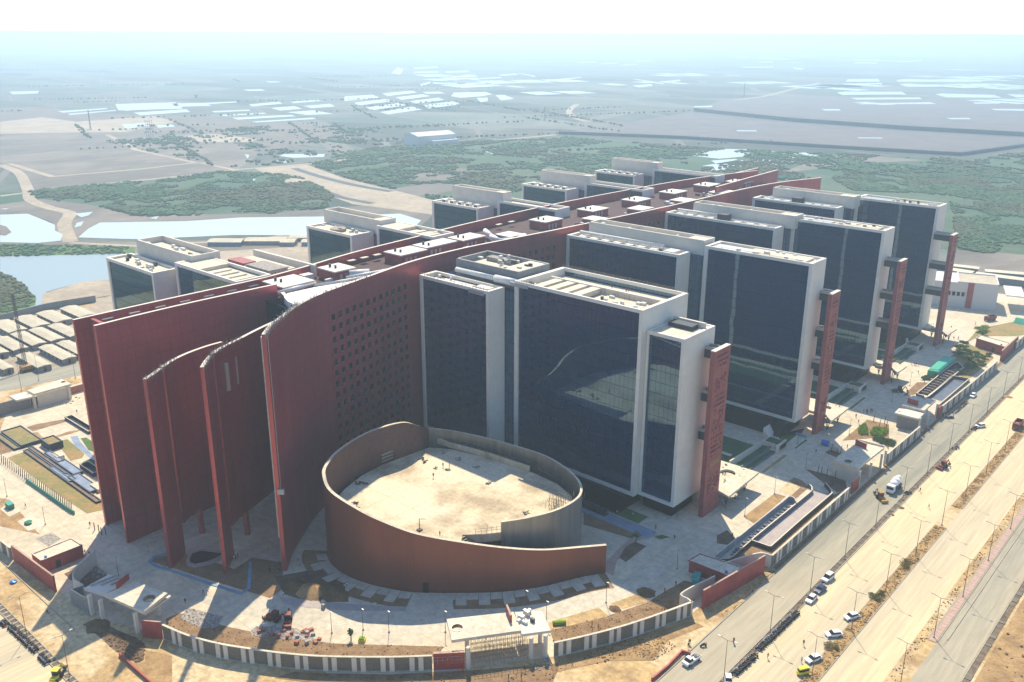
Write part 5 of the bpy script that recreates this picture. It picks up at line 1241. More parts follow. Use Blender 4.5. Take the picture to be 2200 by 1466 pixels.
# ------------------------------------------------------------------ street lamps
def lamp_proto(h, arms, name, label):
    t = thing(name, label, 'street lamp')
    MB().tube((0,0,0),(0,0,h),.09,.05,n=8).build('pole', 'pole', t, at=(0,0,0))
    MB().box(-.2,-.2,0,.2,.2,.35).build('base', 'kerb', t, at=(0,0,0))
    for s_ in arms:
        a = MB().tube((0,0,h-.05),(s_*1.9,0,h+.35),.05,n=6).build('arm', 'pole', t, at=(0,0,0))
        MB().prism([(s_*1.7,-.16),(s_*2.45,-.11),(s_*2.45,.11),(s_*1.7,.16)] if s_ > 0 else [(s_*2.45,-.11),(s_*1.7,-.16),(s_*1.7,.16),(s_*2.45,.11)], h+.28, h+.42).build('lamp_head', 'steel', a, at=(0,0,0))
    remember(t); return t
lp = lamp_proto(11.4, (-1, 1), 'street_lamp', '')
first = True
def place(proto, x, y, rz, label, group, first):
    o = proto if first else copy_tree(proto)
    o.location = (x, y, .05); o.rotation_euler = (0, 0, rz); o['label'] = label; o['group'] = group
    return o
for row, x, ys, nm in (('kerb', -76.6, [159.9+22.9*k for k in range(16)], 'double armed street lamp at the kerb of the service road, %s from the near end'),
                       ('median', -62.2, [151.9+22.9*k for k in range(17)], 'double armed street lamp in the brown median, %s from the near end'),
                       ('strip', -46.1, [185.8+23*k for k in range(14)], 'double armed street lamp by the pink footpath, %s from the near end')):
    for k, y in enumerate(ys):
        place(lp, x, y, rnd.uniform(-.05, .05), nm % ordw(k+1), 'street lamps along the roads', first); first = False
for k, (x, y) in enumerate((W('r',345,880), W('r',890,1400))):
    place(lp, x, y, math.pi/2, 'street lamp on the left road, %s' % ('beside the longer motorcycle row' if k == 0 else 'near the yellow machine'), 'street lamps along the roads', False)
for k, (px, py) in enumerate(((285,1225),(510,1090),(990,1060))):
    x, y = W('p', px, py); place(lp, x, y, 0, 'street lamp on the shed yard road, %s from the left' % ordw(k+1), 'street lamps along the roads', False)
gp = thing('garden_lamp', '', 'lamp post')
MB().tube((0,0,0),(0,0,6.2),.08,.05,n=6).build('pole', 'pole', gp, at=(0,0,0)); MB().box(-.18,-.18,0,.18,.18,.3).build('base', 'kerb', gp, at=(0,0,0)); MB().obox(.3,0,6.1,.7,.2,.12).build('lamp_head', 'steel', gp, at=(0,0,0))
remember(gp)
posts = [('s',910,840,'in the round soil notch left of the white sheet'),('s',1640,830,'in the second round soil notch'),('s',1310,800,'beside the yellow flower box'),('t',160,830,'at the left corner of the front gatehouse'),('t',1190,560,'behind the front gatehouse'),
         ('t',1450,700,'at the right corner of the front gatehouse'),('d',1790,960,'beside the sand bed right of the front gatehouse'),('A1',560,260,'beside the green cabinet'),('A2',355,650,'at the near end of the sand bed'),('A2',735,370,'in the middle of the sand bed'),
         ('A2',1135,40,'at the tip of the dark planting bed'),('A4',1690,560,'beside the second canopy shadow'),('A4',1030,680,'beside the grass strip under the second tower'),('A4',740,800,'at the end of the sunken court'),('A5',625,1420,'behind the left gatehouse'),
         ('u',400,950,'beside the third canopy shadow'),('u',110,1210,'near the small concrete mixer'),('b',45,280,'at the left edge beside the pads'),('b',290,460,'beside the pale concrete pad')]
for k, (s_, x, y, lab) in enumerate(posts):
    a = W(s_, x, y); o = gp if k == 0 else copy_tree(gp); o.location = (*a, .1); o['label'] = 'thin dark garden lamp post '+lab; o['group'] = 'garden lamp posts'

# ------------------------------------------------------------------ vehicles
def car_proto(paint, L=4.2, Wd=1.72, H=1.45, kind='hatch'):
    t = thing('parked_car', '', 'car'); h = Wd/2
    b = MB(); prof = {'hatch': [(-L/2,.35),(-L/2+.02,.75),(-L*.28,.92),(L*.44,.95),(L/2,.8),(L/2,.35)], 'suv': [(-L/2,.4),(-L/2+.03,.9),(-L*.25,1.05),(L*.47,1.08),(L/2,.9),(L/2,.4)]}[kind]
    n = len(prof)
    for sy in (-h, h): b.v += [(x, sy*(1 if z < .8 else .95), z) for x, z in prof]
    b.f += [tuple(range(n)), tuple(range(n, 2*n))[::-1]]; b.m += [0, 0]
    for i in range(n): j = (i+1) % n; b.f.append((j, i, n+i, n+j)); b.m.append(0)
    zb = prof[2][1]
    x0, x1 = -L*.27, L*.40 if kind == 'hatch' else L*.46
    b.prism([(x0+.75,-h*.74),(x1-.35,-h*.74),(x1-.35,h*.74),(x0+.75,h*.74)], H-.05, H)
    b.build('body', paint, t, at=(0,0,0))
    g = MB(); g.prism([(x0,-h*.92),(x1,-h*.92),(x1,h*.92),(x0,h*.92)], zb-.03, H-.05, 0, None, [(x0+.72,-h*.76),(x1-.32,-h*.76),(x1-.32,h*.76),(x0+.72,h*.76)]); g.build('window_band', 'car_glass', t, at=(0,0,0))
    for sx in (-L*.31, L*.31):
        for sy in (-h+.08, h-.08):
            w = MB().tube((sx, sy-.11, .32),(sx, sy+.11, .32),.32,n=12).build('wheel', 'tyre', t, at=(0,0,0))
            MB().tube((sx, sy-.12, .32),(sx, sy+.12, .32),.17,n=8).build('rim', 'steel', w, at=(0,0,0))
    for sy in (-h*.68, h*.68): MB().box(-L/2-.01, sy-.18, .62, -L/2+.06, sy+.18, .76).build('headlight', 'white_paint', t, at=(0,0,0))
    for sy in (-h*.75, h*.75): MB().box(L/2-.05, sy-.12, .65, L/2+.01, sy+.12, .82).build('tail_light', 'red_paint', t, at=(0,0,0))
    remember(t); return t
cw = car_proto('white_paint'); cs = car_proto('white_paint', 4.5, 1.8, 1.85, 'suv'); cn = car_proto('navy_paint', 4.0)
used = set()
def car(proto, k, x, y, rz, label, g='cars on the roads'):
    a = W(k, x, y, .7); f = proto.name in used; used.add(proto.name)
    o = copy_tree(proto) if f else proto
    o.location = (a[0], a[1], .06); o.rotation_euler = (0, 0, rz); o['label'] = label; o['group'] = g
PI = math.pi
car(cs, 'A3', 470, 365, PI/2-.1, 'white upright car parked at the kerb, farthest of the three together')
car(cn, 'A3', 372, 510, PI/2-.1, 'dark blue car parked at the kerb between two white cars')
car(cw, 'A3', 258, 630, PI/2, 'white hatchback parked at the kerb, nearest of the three together')
car(cw, 'A3', 772, 855, PI/2-.45, 'white car stopped beside the median under a lamp, farthest of three')
car(cw, 'A3', 545, 1080, PI/2-.7, 'white car beside the median, middle one of three')
car(cw, 'A3', 285, 1395, PI/2-.4, 'white car beside the median close to the yellow rickshaw')
car(cw, 'u', 1398, 1095, PI/2, 'white car driving alone on the service road beyond the gatehouses', 'cars on the roads')
car(cw, 'f', 1920, 935, PI/2-.5, 'small white car on the carriageway beside parked motorcycles')
car(cw, 'e', 1085, 1450, PI/2+.6, 'white car cut by the bottom edge of the photo beside the bikes')
# pickup
t = thing('pickup_truck', 'white pickup truck driving on the service road at the bottom', 'truck', (*W('e',850,1325,.6), .06), None, PI/2-.15)
MB().prism([(-2.6,-.88),(-.3,-.88),(-.3,.88),(-2.6,.88)], .4, 1.05).build('cab_body', 'white_paint', t, at=(0,0,0))
MB().prism([(-1.9,-.82),(-.35,-.82),(-.35,.82),(-1.9,.82)], 1.05, 1.75, 0, None, [(-1.4,-.7),(-.45,-.7),(-.45,.7),(-1.4,.7)]).build('window_band', 'car_glass', t, at=(0,0,0))
MB().box(-1.4,-.7,1.75,-.45,.7,1.8).build('cab_roof', 'white_paint', t, at=(0,0,0))
MB().wall([(-.2,-.88),(2.5,-.88),(2.5,.88),(-.2,.88),(-.2,-.87)], .08, .6, 1.15).box(-.2,-.85,.55,2.45,.85,.7).build('load_bed', 'white_paint', t, at=(0,0,0))
for k in range(6): MB().obox(rnd.uniform(.1,2.2), rnd.uniform(-.5,.5), .7, .6, .4, rnd.uniform(.3,.7), rnd.random()).build('load', 'rubble', t, at=(0,0,0))
for sx in (-1.8, 1.6):
    for sy in (-.8, .8): MB().tube((sx,sy-.12,.36),(sx,sy+.12,.36),.36,n=12).build('wheel', 'tyre', t, at=(0,0,0))
# yellow three wheeler
t = thing('auto_rickshaw', 'bright yellow three wheeler at the median near the bottom edge', 'rickshaw', (*W('g',787,1400,.6), .06), None, PI/2-.5)
MB().prism([(-1.5,-.35),(-.8,-.68),(1.35,-.68),(1.35,.68),(-.8,.68),(-1.5,.35)], .35, 1.0).build('body', 'yellow_paint', t, at=(0,0,0))
MB().prism([(-1.2,-.5),(1.3,-.64),(1.3,.64),(-1.2,.5)], 1.0, 1.65).build('window_band', 'car_glass', t, at=(0,0,0))
MB().prism([(-1.25,-.58),(1.4,-.7),(1.4,.7),(-1.25,.58)], 1.65, 1.85, 0, None, [(-1.1,-.45),(1.25,-.6),(1.25,.6),(-1.1,.45)]).build('canopy', 'yellow_paint', t, at=(0,0,0))
for sx, sy in ((-1.25,0),(1,-.6),(1,.6)): MB().tube((sx,sy-.07,.25),(sx,sy+.07,.25),.25,n=10).build('wheel', 'tyre', t, at=(0,0,0))
# mixer lorry
t = thing('concrete_mixer_truck', 'white concrete mixer lorry on the service road beside the gatehouse', 'mixer truck', (*W('g',1372,215,1.2), .06), None, PI/2)
MB().box(-3.6,-1.2,.7,4.0,1.2,1.15).build('chassis', 'dark_panel', t, at=(0,0,0))
MB().prism([(-4.3,-1.25),(-2.5,-1.25),(-2.5,1.25),(-4.3,1.25)], .6, 2.9, 0, None, [(-4.1,-1.15),(-2.5,-1.15),(-2.5,1.15),(-4.1,1.15)]).build('cab', 'white_paint', t, at=(0,0,0))
MB().box(-4.33,-1.05,1.7,-4.15,1.05,2.5).build('windscreen', 'car_glass', t, at=(0,0,0))
dm = MB().tube((-2.1,0,2.3),(-.6,0,2.6),.7,1.35,n=14); dm.tube((-.6,0,2.6),(1.4,0,2.9),1.35,1.3,n=14).tube((1.4,0,2.9),(3.6,0,3.5),1.3,.55,n=14)
dm.build('drum', 'white_paint', t, True, at=(0,0,0))
MB().tube((3.6,0,3.3),(4.4,0,1.9),.3,n=6).build('chute', 'steel', t, at=(0,0,0))
for sx in (-3.4, 1.4, 2.8):
    for sy in (-1.1, 1.1): MB().tube((sx,sy-.18,.5),(sx,sy+.18,.5),.5,n=12).build('wheel', 'tyre', t, at=(0,0,0))
def digger(k, x, y, rz, label, paint='orange_paint', cat='digger', name='backhoe_loader'):
    t = thing(name, label, cat, (*W(k,x,y,.8), .06), None, rz)
    MB().box(-1.7,-.6,.6,1.4,.6,1.3).build('body', paint, t, at=(0,0,0))
    MB().box(-.5,-.7,1.3,.9,.7,2.5).build('cab', 'car_glass', t, at=(0,0,0)); MB().box(-.6,-.8,2.5,1.0,.8,2.65).build('cab_roof', paint, t, at=(0,0,0))
    MB().tube((1.2,0,1.0),(2.4,0,2.6),.18,n=6).tube((2.4,0,2.6),(3.4,0,1.0),.15,n=6).build('arm', paint, t, at=(0,0,0)); MB().box(3.1,-.4,.3,3.7,.4,1.0).build('rear_bucket', 'pole', t, at=(0,0,0))
    MB().box(-2.7,-1.1,.2,-2.0,1.1,.9).box(-2.2,-.9,.5,-1.5,-.75,.8).box(-2.2,.75,.5,-1.5,.9,.8).build('front_bucket', paint, t, at=(0,0,0))
    for sx, r in ((-1.2,.42),(.8,.68)):
        for sy in (-.75, .75): MB().tube((sx,sy-.2,r),(sx,sy+.2,r),r,n=12).build('wheel', 'tyre', t, at=(0,0,0))
digger('g', 1285, 285, PI/2+.9, 'yellow brown backhoe loader on the service road near the mixer lorry')
digger('g', 1685, 85, PI/2-.3, 'tractor standing on the pale carriageway beyond the mixer lorry', 'red_paint', 'tractor', 'tractor')
digger('s', 180, 640, .4, 'dark red machine in the paver yard, left one of two', 'red_paint', 'machine', 'paving_machine')
digger('s', 350, 670, 2.4, 'dark red machine in the paver yard, right one of two', 'red_paint', 'machine', 'paving_machine')
digger('r', 720, 1390, 2.2, 'yellow machine at the lower left beside the drain', 'yellow_paint', 'digger', 'backhoe_loader')
digger('u', 230, 1020, .6, 'small dark concrete mixer on the paving by the third canopy', 'pole', 'mixer', 'site_mixer')
def lorry(k, x, y, rz, label, paint):
    t = thing('tipper_truck', label, 'lorry', (*W(k,x,y,1.2), .06), None, rz)
    MB().box(-3.4,-1.15,.6,-1.8,1.15,2.6).build('cab', paint, t, at=(0,0,0)); MB().box(-3.43,-.95,1.6,-3.3,.95,2.3).build('windscreen', 'car_glass', t, at=(0,0,0))
    MB().wall([(-1.6,-1.2),(3.2,-1.2),(3.2,1.2),(-1.6,1.2),(-1.6,-1.19)], .12, 1.0, 2.6).box(-1.5,-1.1,.9,3.1,1.1,1.4).build('tipper_body', paint, t, at=(0,0,0))
    for sx in (-2.6, 1.0, 2.2):
        for sy in (-1.0, 1.0): MB().tube((sx,sy-.16,.5),(sx,sy+.16,.5),.5,n=12).build('wheel', 'tyre', t, at=(0,0,0))
lorry('f', 2160, 930, PI/2, 'red brown tipper lorry at the right edge on the carriageway', 'red_paint')
lorry('v', 1670, 1060, PI/2-.4, 'small red lorry in front of the white hall', 'red_paint')

# ------------------------------------------------------------------ motorcycles
BK = []
for bm_ in ('bike', 'bike', 'red_paint', 'steel', 'navy_paint'):
  bk = thing('motorcycle', '', 'motorcycle')
  for x in (-.62, .62): MB().tube((x,-.06,.3),(x,.06,.3),.3,n=10).build('wheel', 'tyre', bk, at=(0,0,0))
  b = MB().prism([(-.45,-.13),(.3,-.16),(.3,.16),(-.45,.13)], .35, .8); b.prism([(-.5,-.14),(0,-.16),(0,.16),(-.5,.14)], .8, 1.0, 0, None, [(-.4,-.08),(-.05,-.1),(-.05,.1),(-.4,.08)])
  b.build('body', bm_, bk, at=(0,0,0))
  MB().box(.0,-.14,.8,.85,.14,.92).build('seat', 'bike_seat', bk, at=(0,0,0))
  MB().tube((-.62,0,.3),(-.45,0,1.0),.05,n=4).tube((-.42,-.36,1.05),(-.42,.36,1.05),.035,n=4).build('handlebar', 'steel', bk, at=(0,0,0))
  remember(bk); BK.append(bk)
usedb = set()
alt = {}
for nm in ('red_paint', 'white_paint', 'steel'):
    pass
def bikes(pts, n, rz, lab, z=.06, dens=1.0):
    global first
    L = [0]
    for a, b2 in zip(pts, pts[1:]): L.append(L[-1]+math.dist(a, b2))
    k = 0
    for i in range(n):
        d = L[-1]*(i+.5)/n
        for j in range(len(pts)-1):
            if L[j] <= d <= L[j+1]:
                u = (d-L[j])/(L[j+1]-L[j]); x = pts[j][0]+(pts[j+1][0]-pts[j][0])*u; y = pts[j][1]+(pts[j+1][1]-pts[j][1])*u
        if rnd.random() > dens: continue
        k += 1
        p_ = rnd.choice(BK); o = copy_tree(p_) if p_.name in usedb else p_; usedb.add(p_.name)
        o.location = (x+rnd.uniform(-.15,.15), y+rnd.uniform(-.1,.1), z); o.rotation_euler = (rnd.uniform(-.12,.0), 0, rz+rnd.uniform(-.2,.2))
        o['label'] = lab % ordw(k); o['group'] = 'parked motorcycles'
bikes([W('g',345,1425), W('g',480,1300)], 14, .35, 'motorcycle in the near part of the kerbside row, %s from the bottom edge')
bikes([W('g',500,1265), W('g',640,1130), W('g',750,1025)], 27, .35, 'motorcycle in the far part of the kerbside row, %s from the near end')
bikes([W('r',130,770), W('r',330,960), W('r',480,1090)], 20, PI/2+.3, 'motorcycle in the row on the left road, %s from the left')
bikes([W('r',510,1140), W('r',610,1240)], 7, PI/2+.3, 'motorcycle in the short group near the yellow machine, %s from the left')
bikes([W('u',1085,1390), W('u',1300,1210)], 10, PI+.4, 'motorcycle in the row behind the gatehouse on the service road, %s from the near end')
bikes([W('f',1700,890), W('f',1740,890)], 4, .5, 'motorcycle in the small group in front of the stepped gatehouse, %s from the left')
bikes([W('f',1870,970), W('f',1900,950)], 3, .5, 'motorcycle beside the small white car on the carriageway, %s from the left')
bikes([W('g',1440,260), W('g',1480,270)], 2, 1.0, 'motorcycle beside the mixer lorry, %s from the left')
bikes([W('g',140,1240), W('g',160,1238)], 1, 1.0, 'single motorcycle standing on the service road near the pickup, %s')
bikes([W('f',1745,1090), W('f',1775,1080)], 2, .3, 'motorcycle at the kerb lamp beyond the tractor, %s from the left')
bikes([W('r',20,700), W('r',90,760)], 4, PI/2, 'motorcycle at the left photo edge by the pale cover, %s from the left')

# ------------------------------------------------------------------ people
def person_mesh(name, walk, cols):
    V = [(0,0,.92),(0,0,1.12),(0,0,1.36),(0,.0,1.48),(0,-.01,1.58),(0,-.01,1.70)]; R_ = [.15,.14,.15,.06,.09,.08]; E = [(0,1),(1,2),(2,3),(3,4),(4,5)]
    for s_ in (-1, 1):
        f = .22*s_ if walk else .03*s_
        b = len(V); V += [(s_*.17,0,1.38),(s_*.23,f*-.5,1.12),(s_*.24,-f-.05,.88),(s_*.24,-f-.07,.80)]; R_ += [.055,.045,.036,.04]; E += [(2,b),(b,b+1),(b+1,b+2),(b+2,b+3)]
        b = len(V); V += [(s_*.09,0,.86),(s_*.10,f*.6-.03*walk,.48),(s_*.10,f,.10),(s_*.10,f-.13,.05)]; R_ += [.09,.062,.045,.045]; E += [(0,b),(b,b+1),(b+1,b+2),(b+2,b+3)]
    me = bpy.data.meshes.new(name+'_frame'); me.from_pydata(V, E, []); o = bpy.data.objects.new(name+'_frame', me); COL.objects.link(o)
    md = o.modifiers.new('skin', 'SKIN')
    for i, sv in enumerate(me.skin_vertices[0].data): sv.radius = (R_[i], R_[i]*.85); sv.use_root = (i == 0)
    o.modifiers.new('sub', 'SUBSURF').levels = 1
    bpy.context.view_layer.update()
    dg = bpy.context.evaluated_depsgraph_get(); m2_ = bpy.data.meshes.new_from_object(o.evaluated_get(dg))
    bpy.data.objects.remove(o); m2_.name = name; m2_.materials.clear()
    for c in cols: m2_.materials.append(M[c])
    for p_ in m2_.polygons:
        z = p_.center.z; x = abs(p_.center.x)
        p_.material_index = 3 if z > 1.66 else (2 if z > 1.46 or (x > .2 and z < 1.05) else (0 if z > .88 else 1)); p_.use_smooth = True
    return m2_
PM = []
for i, c in enumerate((('cloth_white','cloth_dark'),('cloth_dark','cloth_dark'),('cloth_red','cloth_dark'),('cloth_blue','cloth_dark'),('cloth_orange','cloth_blue'),('cloth_white','cloth_blue'))):
    for w in (0, 1): PM.append(person_mesh('person', w, (c[0], c[1], 'skin', 'cloth_dark' if i != 2 else 'cloth_red')))
def person(k, x, y, which, label, group=None, z=.08, walk=0):
    a = W(k, x, y, z); o = bpy.data.objects.new('person', PM[which*2+walk]); COL.objects.link(o)
    o.location = (*a, z); o.rotation_euler = (0, 0, rnd.uniform(0, 6.28)); tag(o, label, 'person', group)
ppl = [('A1',1285,1210,2,'person in a red top walking on the service road',1),('A1',705,1265,1,'person in dark clothes at the edge of the drain, nearer one',0),('A1',710,1215,5,'person in a white top at the edge of the drain, farther one',0),
 ('A1',1720,1400,4,'person in orange brown clothes walking past the motorcycle row',1),('A3',155,1230,1,'person in dark clothes riding or walking on the open carriageway',1),('A3',130,1450,5,'person standing beside the yellow rickshaw',0),
 ('A1',405,800,2,'worker with a red helmet in the soil bed right of the front gatehouse',0),('A1',570,640,4,'worker in orange by the curled end of the striped wall',0),('A1',405,560,4,'worker in orange on the path above the soil bed',0),('A1',545,470,1,'person in dark clothes near the green cabinet',0),
 ('g',345,1215,1,'person alone near the row of lamp posts on the service road',0),('g',1520,235,1,'person by the parked motorcycles near the mixer lorry, left one',1),('g',1535,250,1,'person by the parked motorcycles near the mixer lorry, right one',0),('g',1590,355,1,'person walking alone across the pale carriageway',1),
 ('r',610,600,1,'person walking on the left road beside the triangular shadow',1),('q',985,170,1,'person walking on the pale paving left of the fins',1),('q',330,1370,1,'person walking on the ring road beside the green box',1),
 ('A5',260,780,1,'person walking near the dark posts at the foot of the fin',1),('A5',200,1190,1,'person beside the left guard house, left one of two',0),('A5',255,1160,1,'person beside the left guard house, right one of two',0),
 ('b',1300,905,1,'person walking on the shaded ring road, left of the pair',1),('b',1325,895,5,'person walking on the shaded ring road, right of the pair',1),('s',290,370,5,'person in a white top at the end of the pink footway',0),
 ('s',1100,250,5,'worker in white on the paving slabs at the foot of the round hall',0),('s',590,100,3,'worker in blue at the foot of the fins',0),('A5',2120,1210,2,'worker in red at the foot of the second inner fin',0),('c',1103,495,1,'person walking in the middle of the concrete hall roof',1),
 ('c',1165,430,1,'worker on the hall roof beside the timber pile, left one',0),('c',1205,430,1,'worker on the hall roof beside the timber pile, right one',0),('c',1145,870,3,'worker at the front rail of the hall roof',0),
 ('e',375,395,1,'person on the blue striped paving under the nearest tower, left one',1),('e',475,410,5,'person on the blue striped paving under the nearest tower, right one',1),('e',620,490,2,'person in red near the striped steps',0),('e',740,555,1,'person in dark clothes crossing the shaded courtyard',1),
 ('e',1110,540,2,'worker in red at the tip of the sunlit wedge',0),('A4',1265,795,3,'person on the courtyard near the blue tank',0),('A4',1780,350,1,'person standing at the shadow edge above the hedges',0),('A4',1808,415,4,'person standing at the corner of the hedge bed',0),
 ('A4',1345,515,5,'person in white beside the second pylon',0),('A4',1665,735,4,'worker behind the gatehouse roof fin',0),('A4',810,690,2,'worker in red at the end of the sunken court',0),('v',1050,1225,1,'person standing on the farthest canopy side',0),('v',1160,1395,1,'person walking near the farthest canopy',1),
 ('u',535,640,4,'worker beside the green shed, left one',0),('u',530,755,1,'worker beside the green shed, near one',0),('u',355,560,1,'person by the third sunken court',0),('u',630,910,1,'worker in the brown bed beside the second ramp',0),('t',385,1350,2,'person in red in front of the red panel at the bottom',0),
 ('t',965,1430,1,'person at the bottom edge beside the dark sheet, left one',0),('t',1130,1425,3,'person at the bottom edge beside the dark sheet, right one',0),('d',1700,1110,2,'worker in orange red in the soil bed, left of a pair',0),('d',1740,1130,4,'worker in orange red in the soil bed, right of a pair',0),
 ('v',1430,1160,1,'person on the sunlit paving before the white hall',0),('f',1945,1150-700,1,'person between the green garden and the far guard house',0)]
ppl += [('b',1690,1075,2,'worker in red on the soil bed behind the curved wall, left of the paver yard',0),('b',1185,965,1,'person on the heap beside the left gatehouse',0),('g',65,1225,1,'person at the grate beside the pickup',0),
 ('b',545,650,1,'person at the corner of the shaded ring road, nearer one',1),('f',1125,885,1,'person on the sunlit paving beside the second canopy',1),('f',1750,385,1,'person walking in front of the farthest pylon',1),('u',1165,210,1,'person at the edge of the farthest canopy shadow',0),
 ('d',1860,395,5,'person in white on the paving before the round hall',1),('d',1960,400,3,'person in blue on the paving right of the round hall',1),('e',755,360+60,1,'person beside the lawn corner under the nearest tower',0)]
for k, x, y, w, lab, wk in ppl: person(k, x, y, w, lab, 'people on foot around the site', 14.05 if k == 'c' else .1, wk)
for (k, x, y, n, lab, spread_, z) in (('A4',1960,280,7,'person standing in the group on the shaded courtyard above the stakes',2.0,.1),('A4',250,1380,3,'person sitting or standing under the biggest canopy',1.2,.1),('A4',85,1480,3,'person beside motorbikes in front of the nearest pylon',1.2,.1),
        ('u',840,370,3,'person in the group on the paving below the farthest canopy',1.2,.1),('u',465,610,4,'person in the group beside the third sunken court',1.5,.1),('h',1440,330,6,'worker on the roof terrace of the nearest tower',5,62.8),
        ('s',160,690,5,'worker beside the dark red machines in the paver yard',2.5,.1),('A5',2110,1180,4,'worker at the foot of the second inner fin',1.6,.1),('b',1760,760,4,'worker at the foot of the big right fin',1.6,.1),('u',1000,1440,5,'person in the group on the service road by the stepped gatehouse',2,.1),('f',1590,965,5,'person waiting outside the stepped gatehouse',1.6,.1)):
    a0 = W(k, x, y, z); grp = []
    for i in range(n):
        o = bpy.data.objects.new('person', PM[rnd.choice((0,1,2,3,5,4,10))]); COL.objects.link(o)
        o.location = (a0[0]+rnd.uniform(-1,1)*spread_, a0[1]+rnd.uniform(-1,1)*spread_*(.8 if k == 'h' else 1), z); o.rotation_euler = (0,0,rnd.uniform(0,6.28)); grp.append(o)
    for i, o in enumerate(sorted(grp, key=lambda q: AX[0].dot(q.location))): tag(o, '%s, %s from the left' % (lab, ordw(i+1)), 'person', lab.replace('person ', 'people ').replace('worker ', 'workers '))

# ------------------------------------------------------------------ plants
def hedge(k, pts, h, label, m='foliage_bright', sd=1):
    P = WL(k, pts); r = random.Random(sd); o = MB()
    x0, x1 = min(p[0] for p in P), max(p[0] for p in P); y0, y1 = min(p[1] for p in P), max(p[1] for p in P); n = 0; A = (x1-x0)*(y1-y0)
    while n < A*14:
        x, y = r.uniform(x0, x1), r.uniform(y0, y1)
        if inside((x, y), P): o.leaves((x, y, h*.55+.2*math.sin(x*2)*math.cos(y*2)), .35, .35, h*.5, 7, .17, r)
        n += 1
    ob = o.build('hedge', m); tag(ob, label, 'hedge', 'green hedges'); return ob
hedge('f', [(1140,985),(1145,950),(1185,930),(1200,965),(1205,995),(1160,1000)], 1.2, 'left bright green hedge block in the bed between the gatehouses', sd=1)
hedge('f', [(1215,985),(1240,955),(1330,965),(1325,995),(1280,1010),(1220,1000)], 1.2, 'middle bright green hedge block in the bed between the gatehouses', sd=2)
hedge('f', [(1230,1030),(1245,1012),(1385,1045),(1365,1075),(1300,1060)], 1.2, 'right darker green hedge block beside the striped wall', 'foliage', sd=3)
def tree(x, y, h, r_, label, m='foliage', sd=0, n=900, group='trees in the green garden', dens=1.0, name='leafy_tree'):
    t = thing(name, label, 'tree', (x, y, 0), group); r = random.Random(sd)
    tr = MB().tube((x,y,0),(x+.1,y,h*.5),.16,.10,n=7)
    for k in range(5):
        a = k*1.26+r.random(); tr.tube((x+.05,y,h*.35),(x+math.cos(a)*r_*.6,y+math.sin(a)*r_*.6,h*.75),.07,.03,n=5)
    tr.build('trunk', 'bark', t); c = MB()
    for k in range(12):
        a = r.uniform(0, 6.28); q = r_*r.uniform(.1, .8); cc = (x+math.cos(a)*q, y+math.sin(a)*q, h*.72+r.uniform(-.3,.3)*h*.6)
        c.leaves(cc, r_*.42, r_*.42, h*.16, int(n/12), .22, r)
    c.build('crown', m, t)
gg = [('u',1180,380,3.2,2.4),('u',1240,310,2.8,2.0),('u',1180,470,2.6,2.6),('u',1290,490,3.2,2.6),('u',1340,560,2.6,2.2),('u',1420,470,3,2.2),('u',1480,540,3,2.2),('u',1530,620,2.6,1.8),('u',1320,680,3,2.6),('u',1230,760,2.8,2.2),
      ('u',1400,640,2.4,2.0),('u',1560,520,2.4,1.8),('u',1300,430,2.8,2.0),('u',1640,480,2.2,1.4),('v',1490,1270,3.4,2.6),('v',1560,1240,3.2,2.4),('v',1560,1320,2.6,2),('u',700,840,2.0,1.6),('u',640,850,1.8,1.4),('u',790,830,2.0,1.5)]
for i, (k, x, y, h, r_) in enumerate(gg):
    a = W(k, x, y); ds = 'beside the green shed' if i > 16 else ('behind the far guard house' if i > 13 else 'in the green garden by the second ramp')
    idx = i-16 if i > 16 else (i-13 if i > 13 else i+1)
    tree(a[0], a[1], h*.7, r_*1.15, '%s small leafy tree %s, counted from the left' % (ordw(idx), ds), 'foliage' if i not in (14,15) else 'foliage_bright', i)
a = W('e',495,570); tree(a[0], a[1], 3.6, 1.4, 'single young tree on the striped steps beside the round hall', 'foliage', 55, 160, None, name='young_tree')
a = W('s',1155,930); tree(a[0], a[1], 3.4, .8, 'slim young conifer on the pale pad at the front', 'foliage', 56, 200, None, name='young_tree')
# loose ground cover
gc_ = MB(); r = random.Random(11)
for i in range(5200):
    x = r.uniform(-63.6, -60.9); y = r.uniform(140, 560)
    if 265 < y < 281: continue
    nz = noise.noise(Vector((x*.5, y*.35, 0)))
    if nz < -.1 and r.random() < .7: continue
    s_ = r.uniform(.10, .30)*(1.5 if nz > .25 else 1)
    gc_.blob((x, y, .17+s_*.25), s_, r, seg=5, rings=3)
o = gc_.build('dry_scrub', 'median'); tag(o, 'dry brown scrub growing along the road median', 'scrub', kind='stuff')
for i, (k, x, y, r_) in enumerate((('A3',1460,180,1.7),('A3',1450,240,1.4),('A3',1040,625,1.4),('A3',1100,650,1.2),('A3',490,1260,1.6),('A3',560,1270,1.2),('A3',1150,590,1.2))):
    a = W(k, x, y); o = MB(); rr = random.Random(i)
    for _ in range(9): o.leaves((a[0]+rr.uniform(-.6,.6)*r_, a[1]+rr.uniform(-.6,.6)*r_, .5+rr.random()*.4), r_*.5, r_*.5, .5, 60, .13, rr)
    o = o.build('dry_bush', 'dry_grass'); tag(o, '%s round dry bush in the brown median, counted from the far end' % ordw(i+1), 'bush', 'dry bushes in the median')
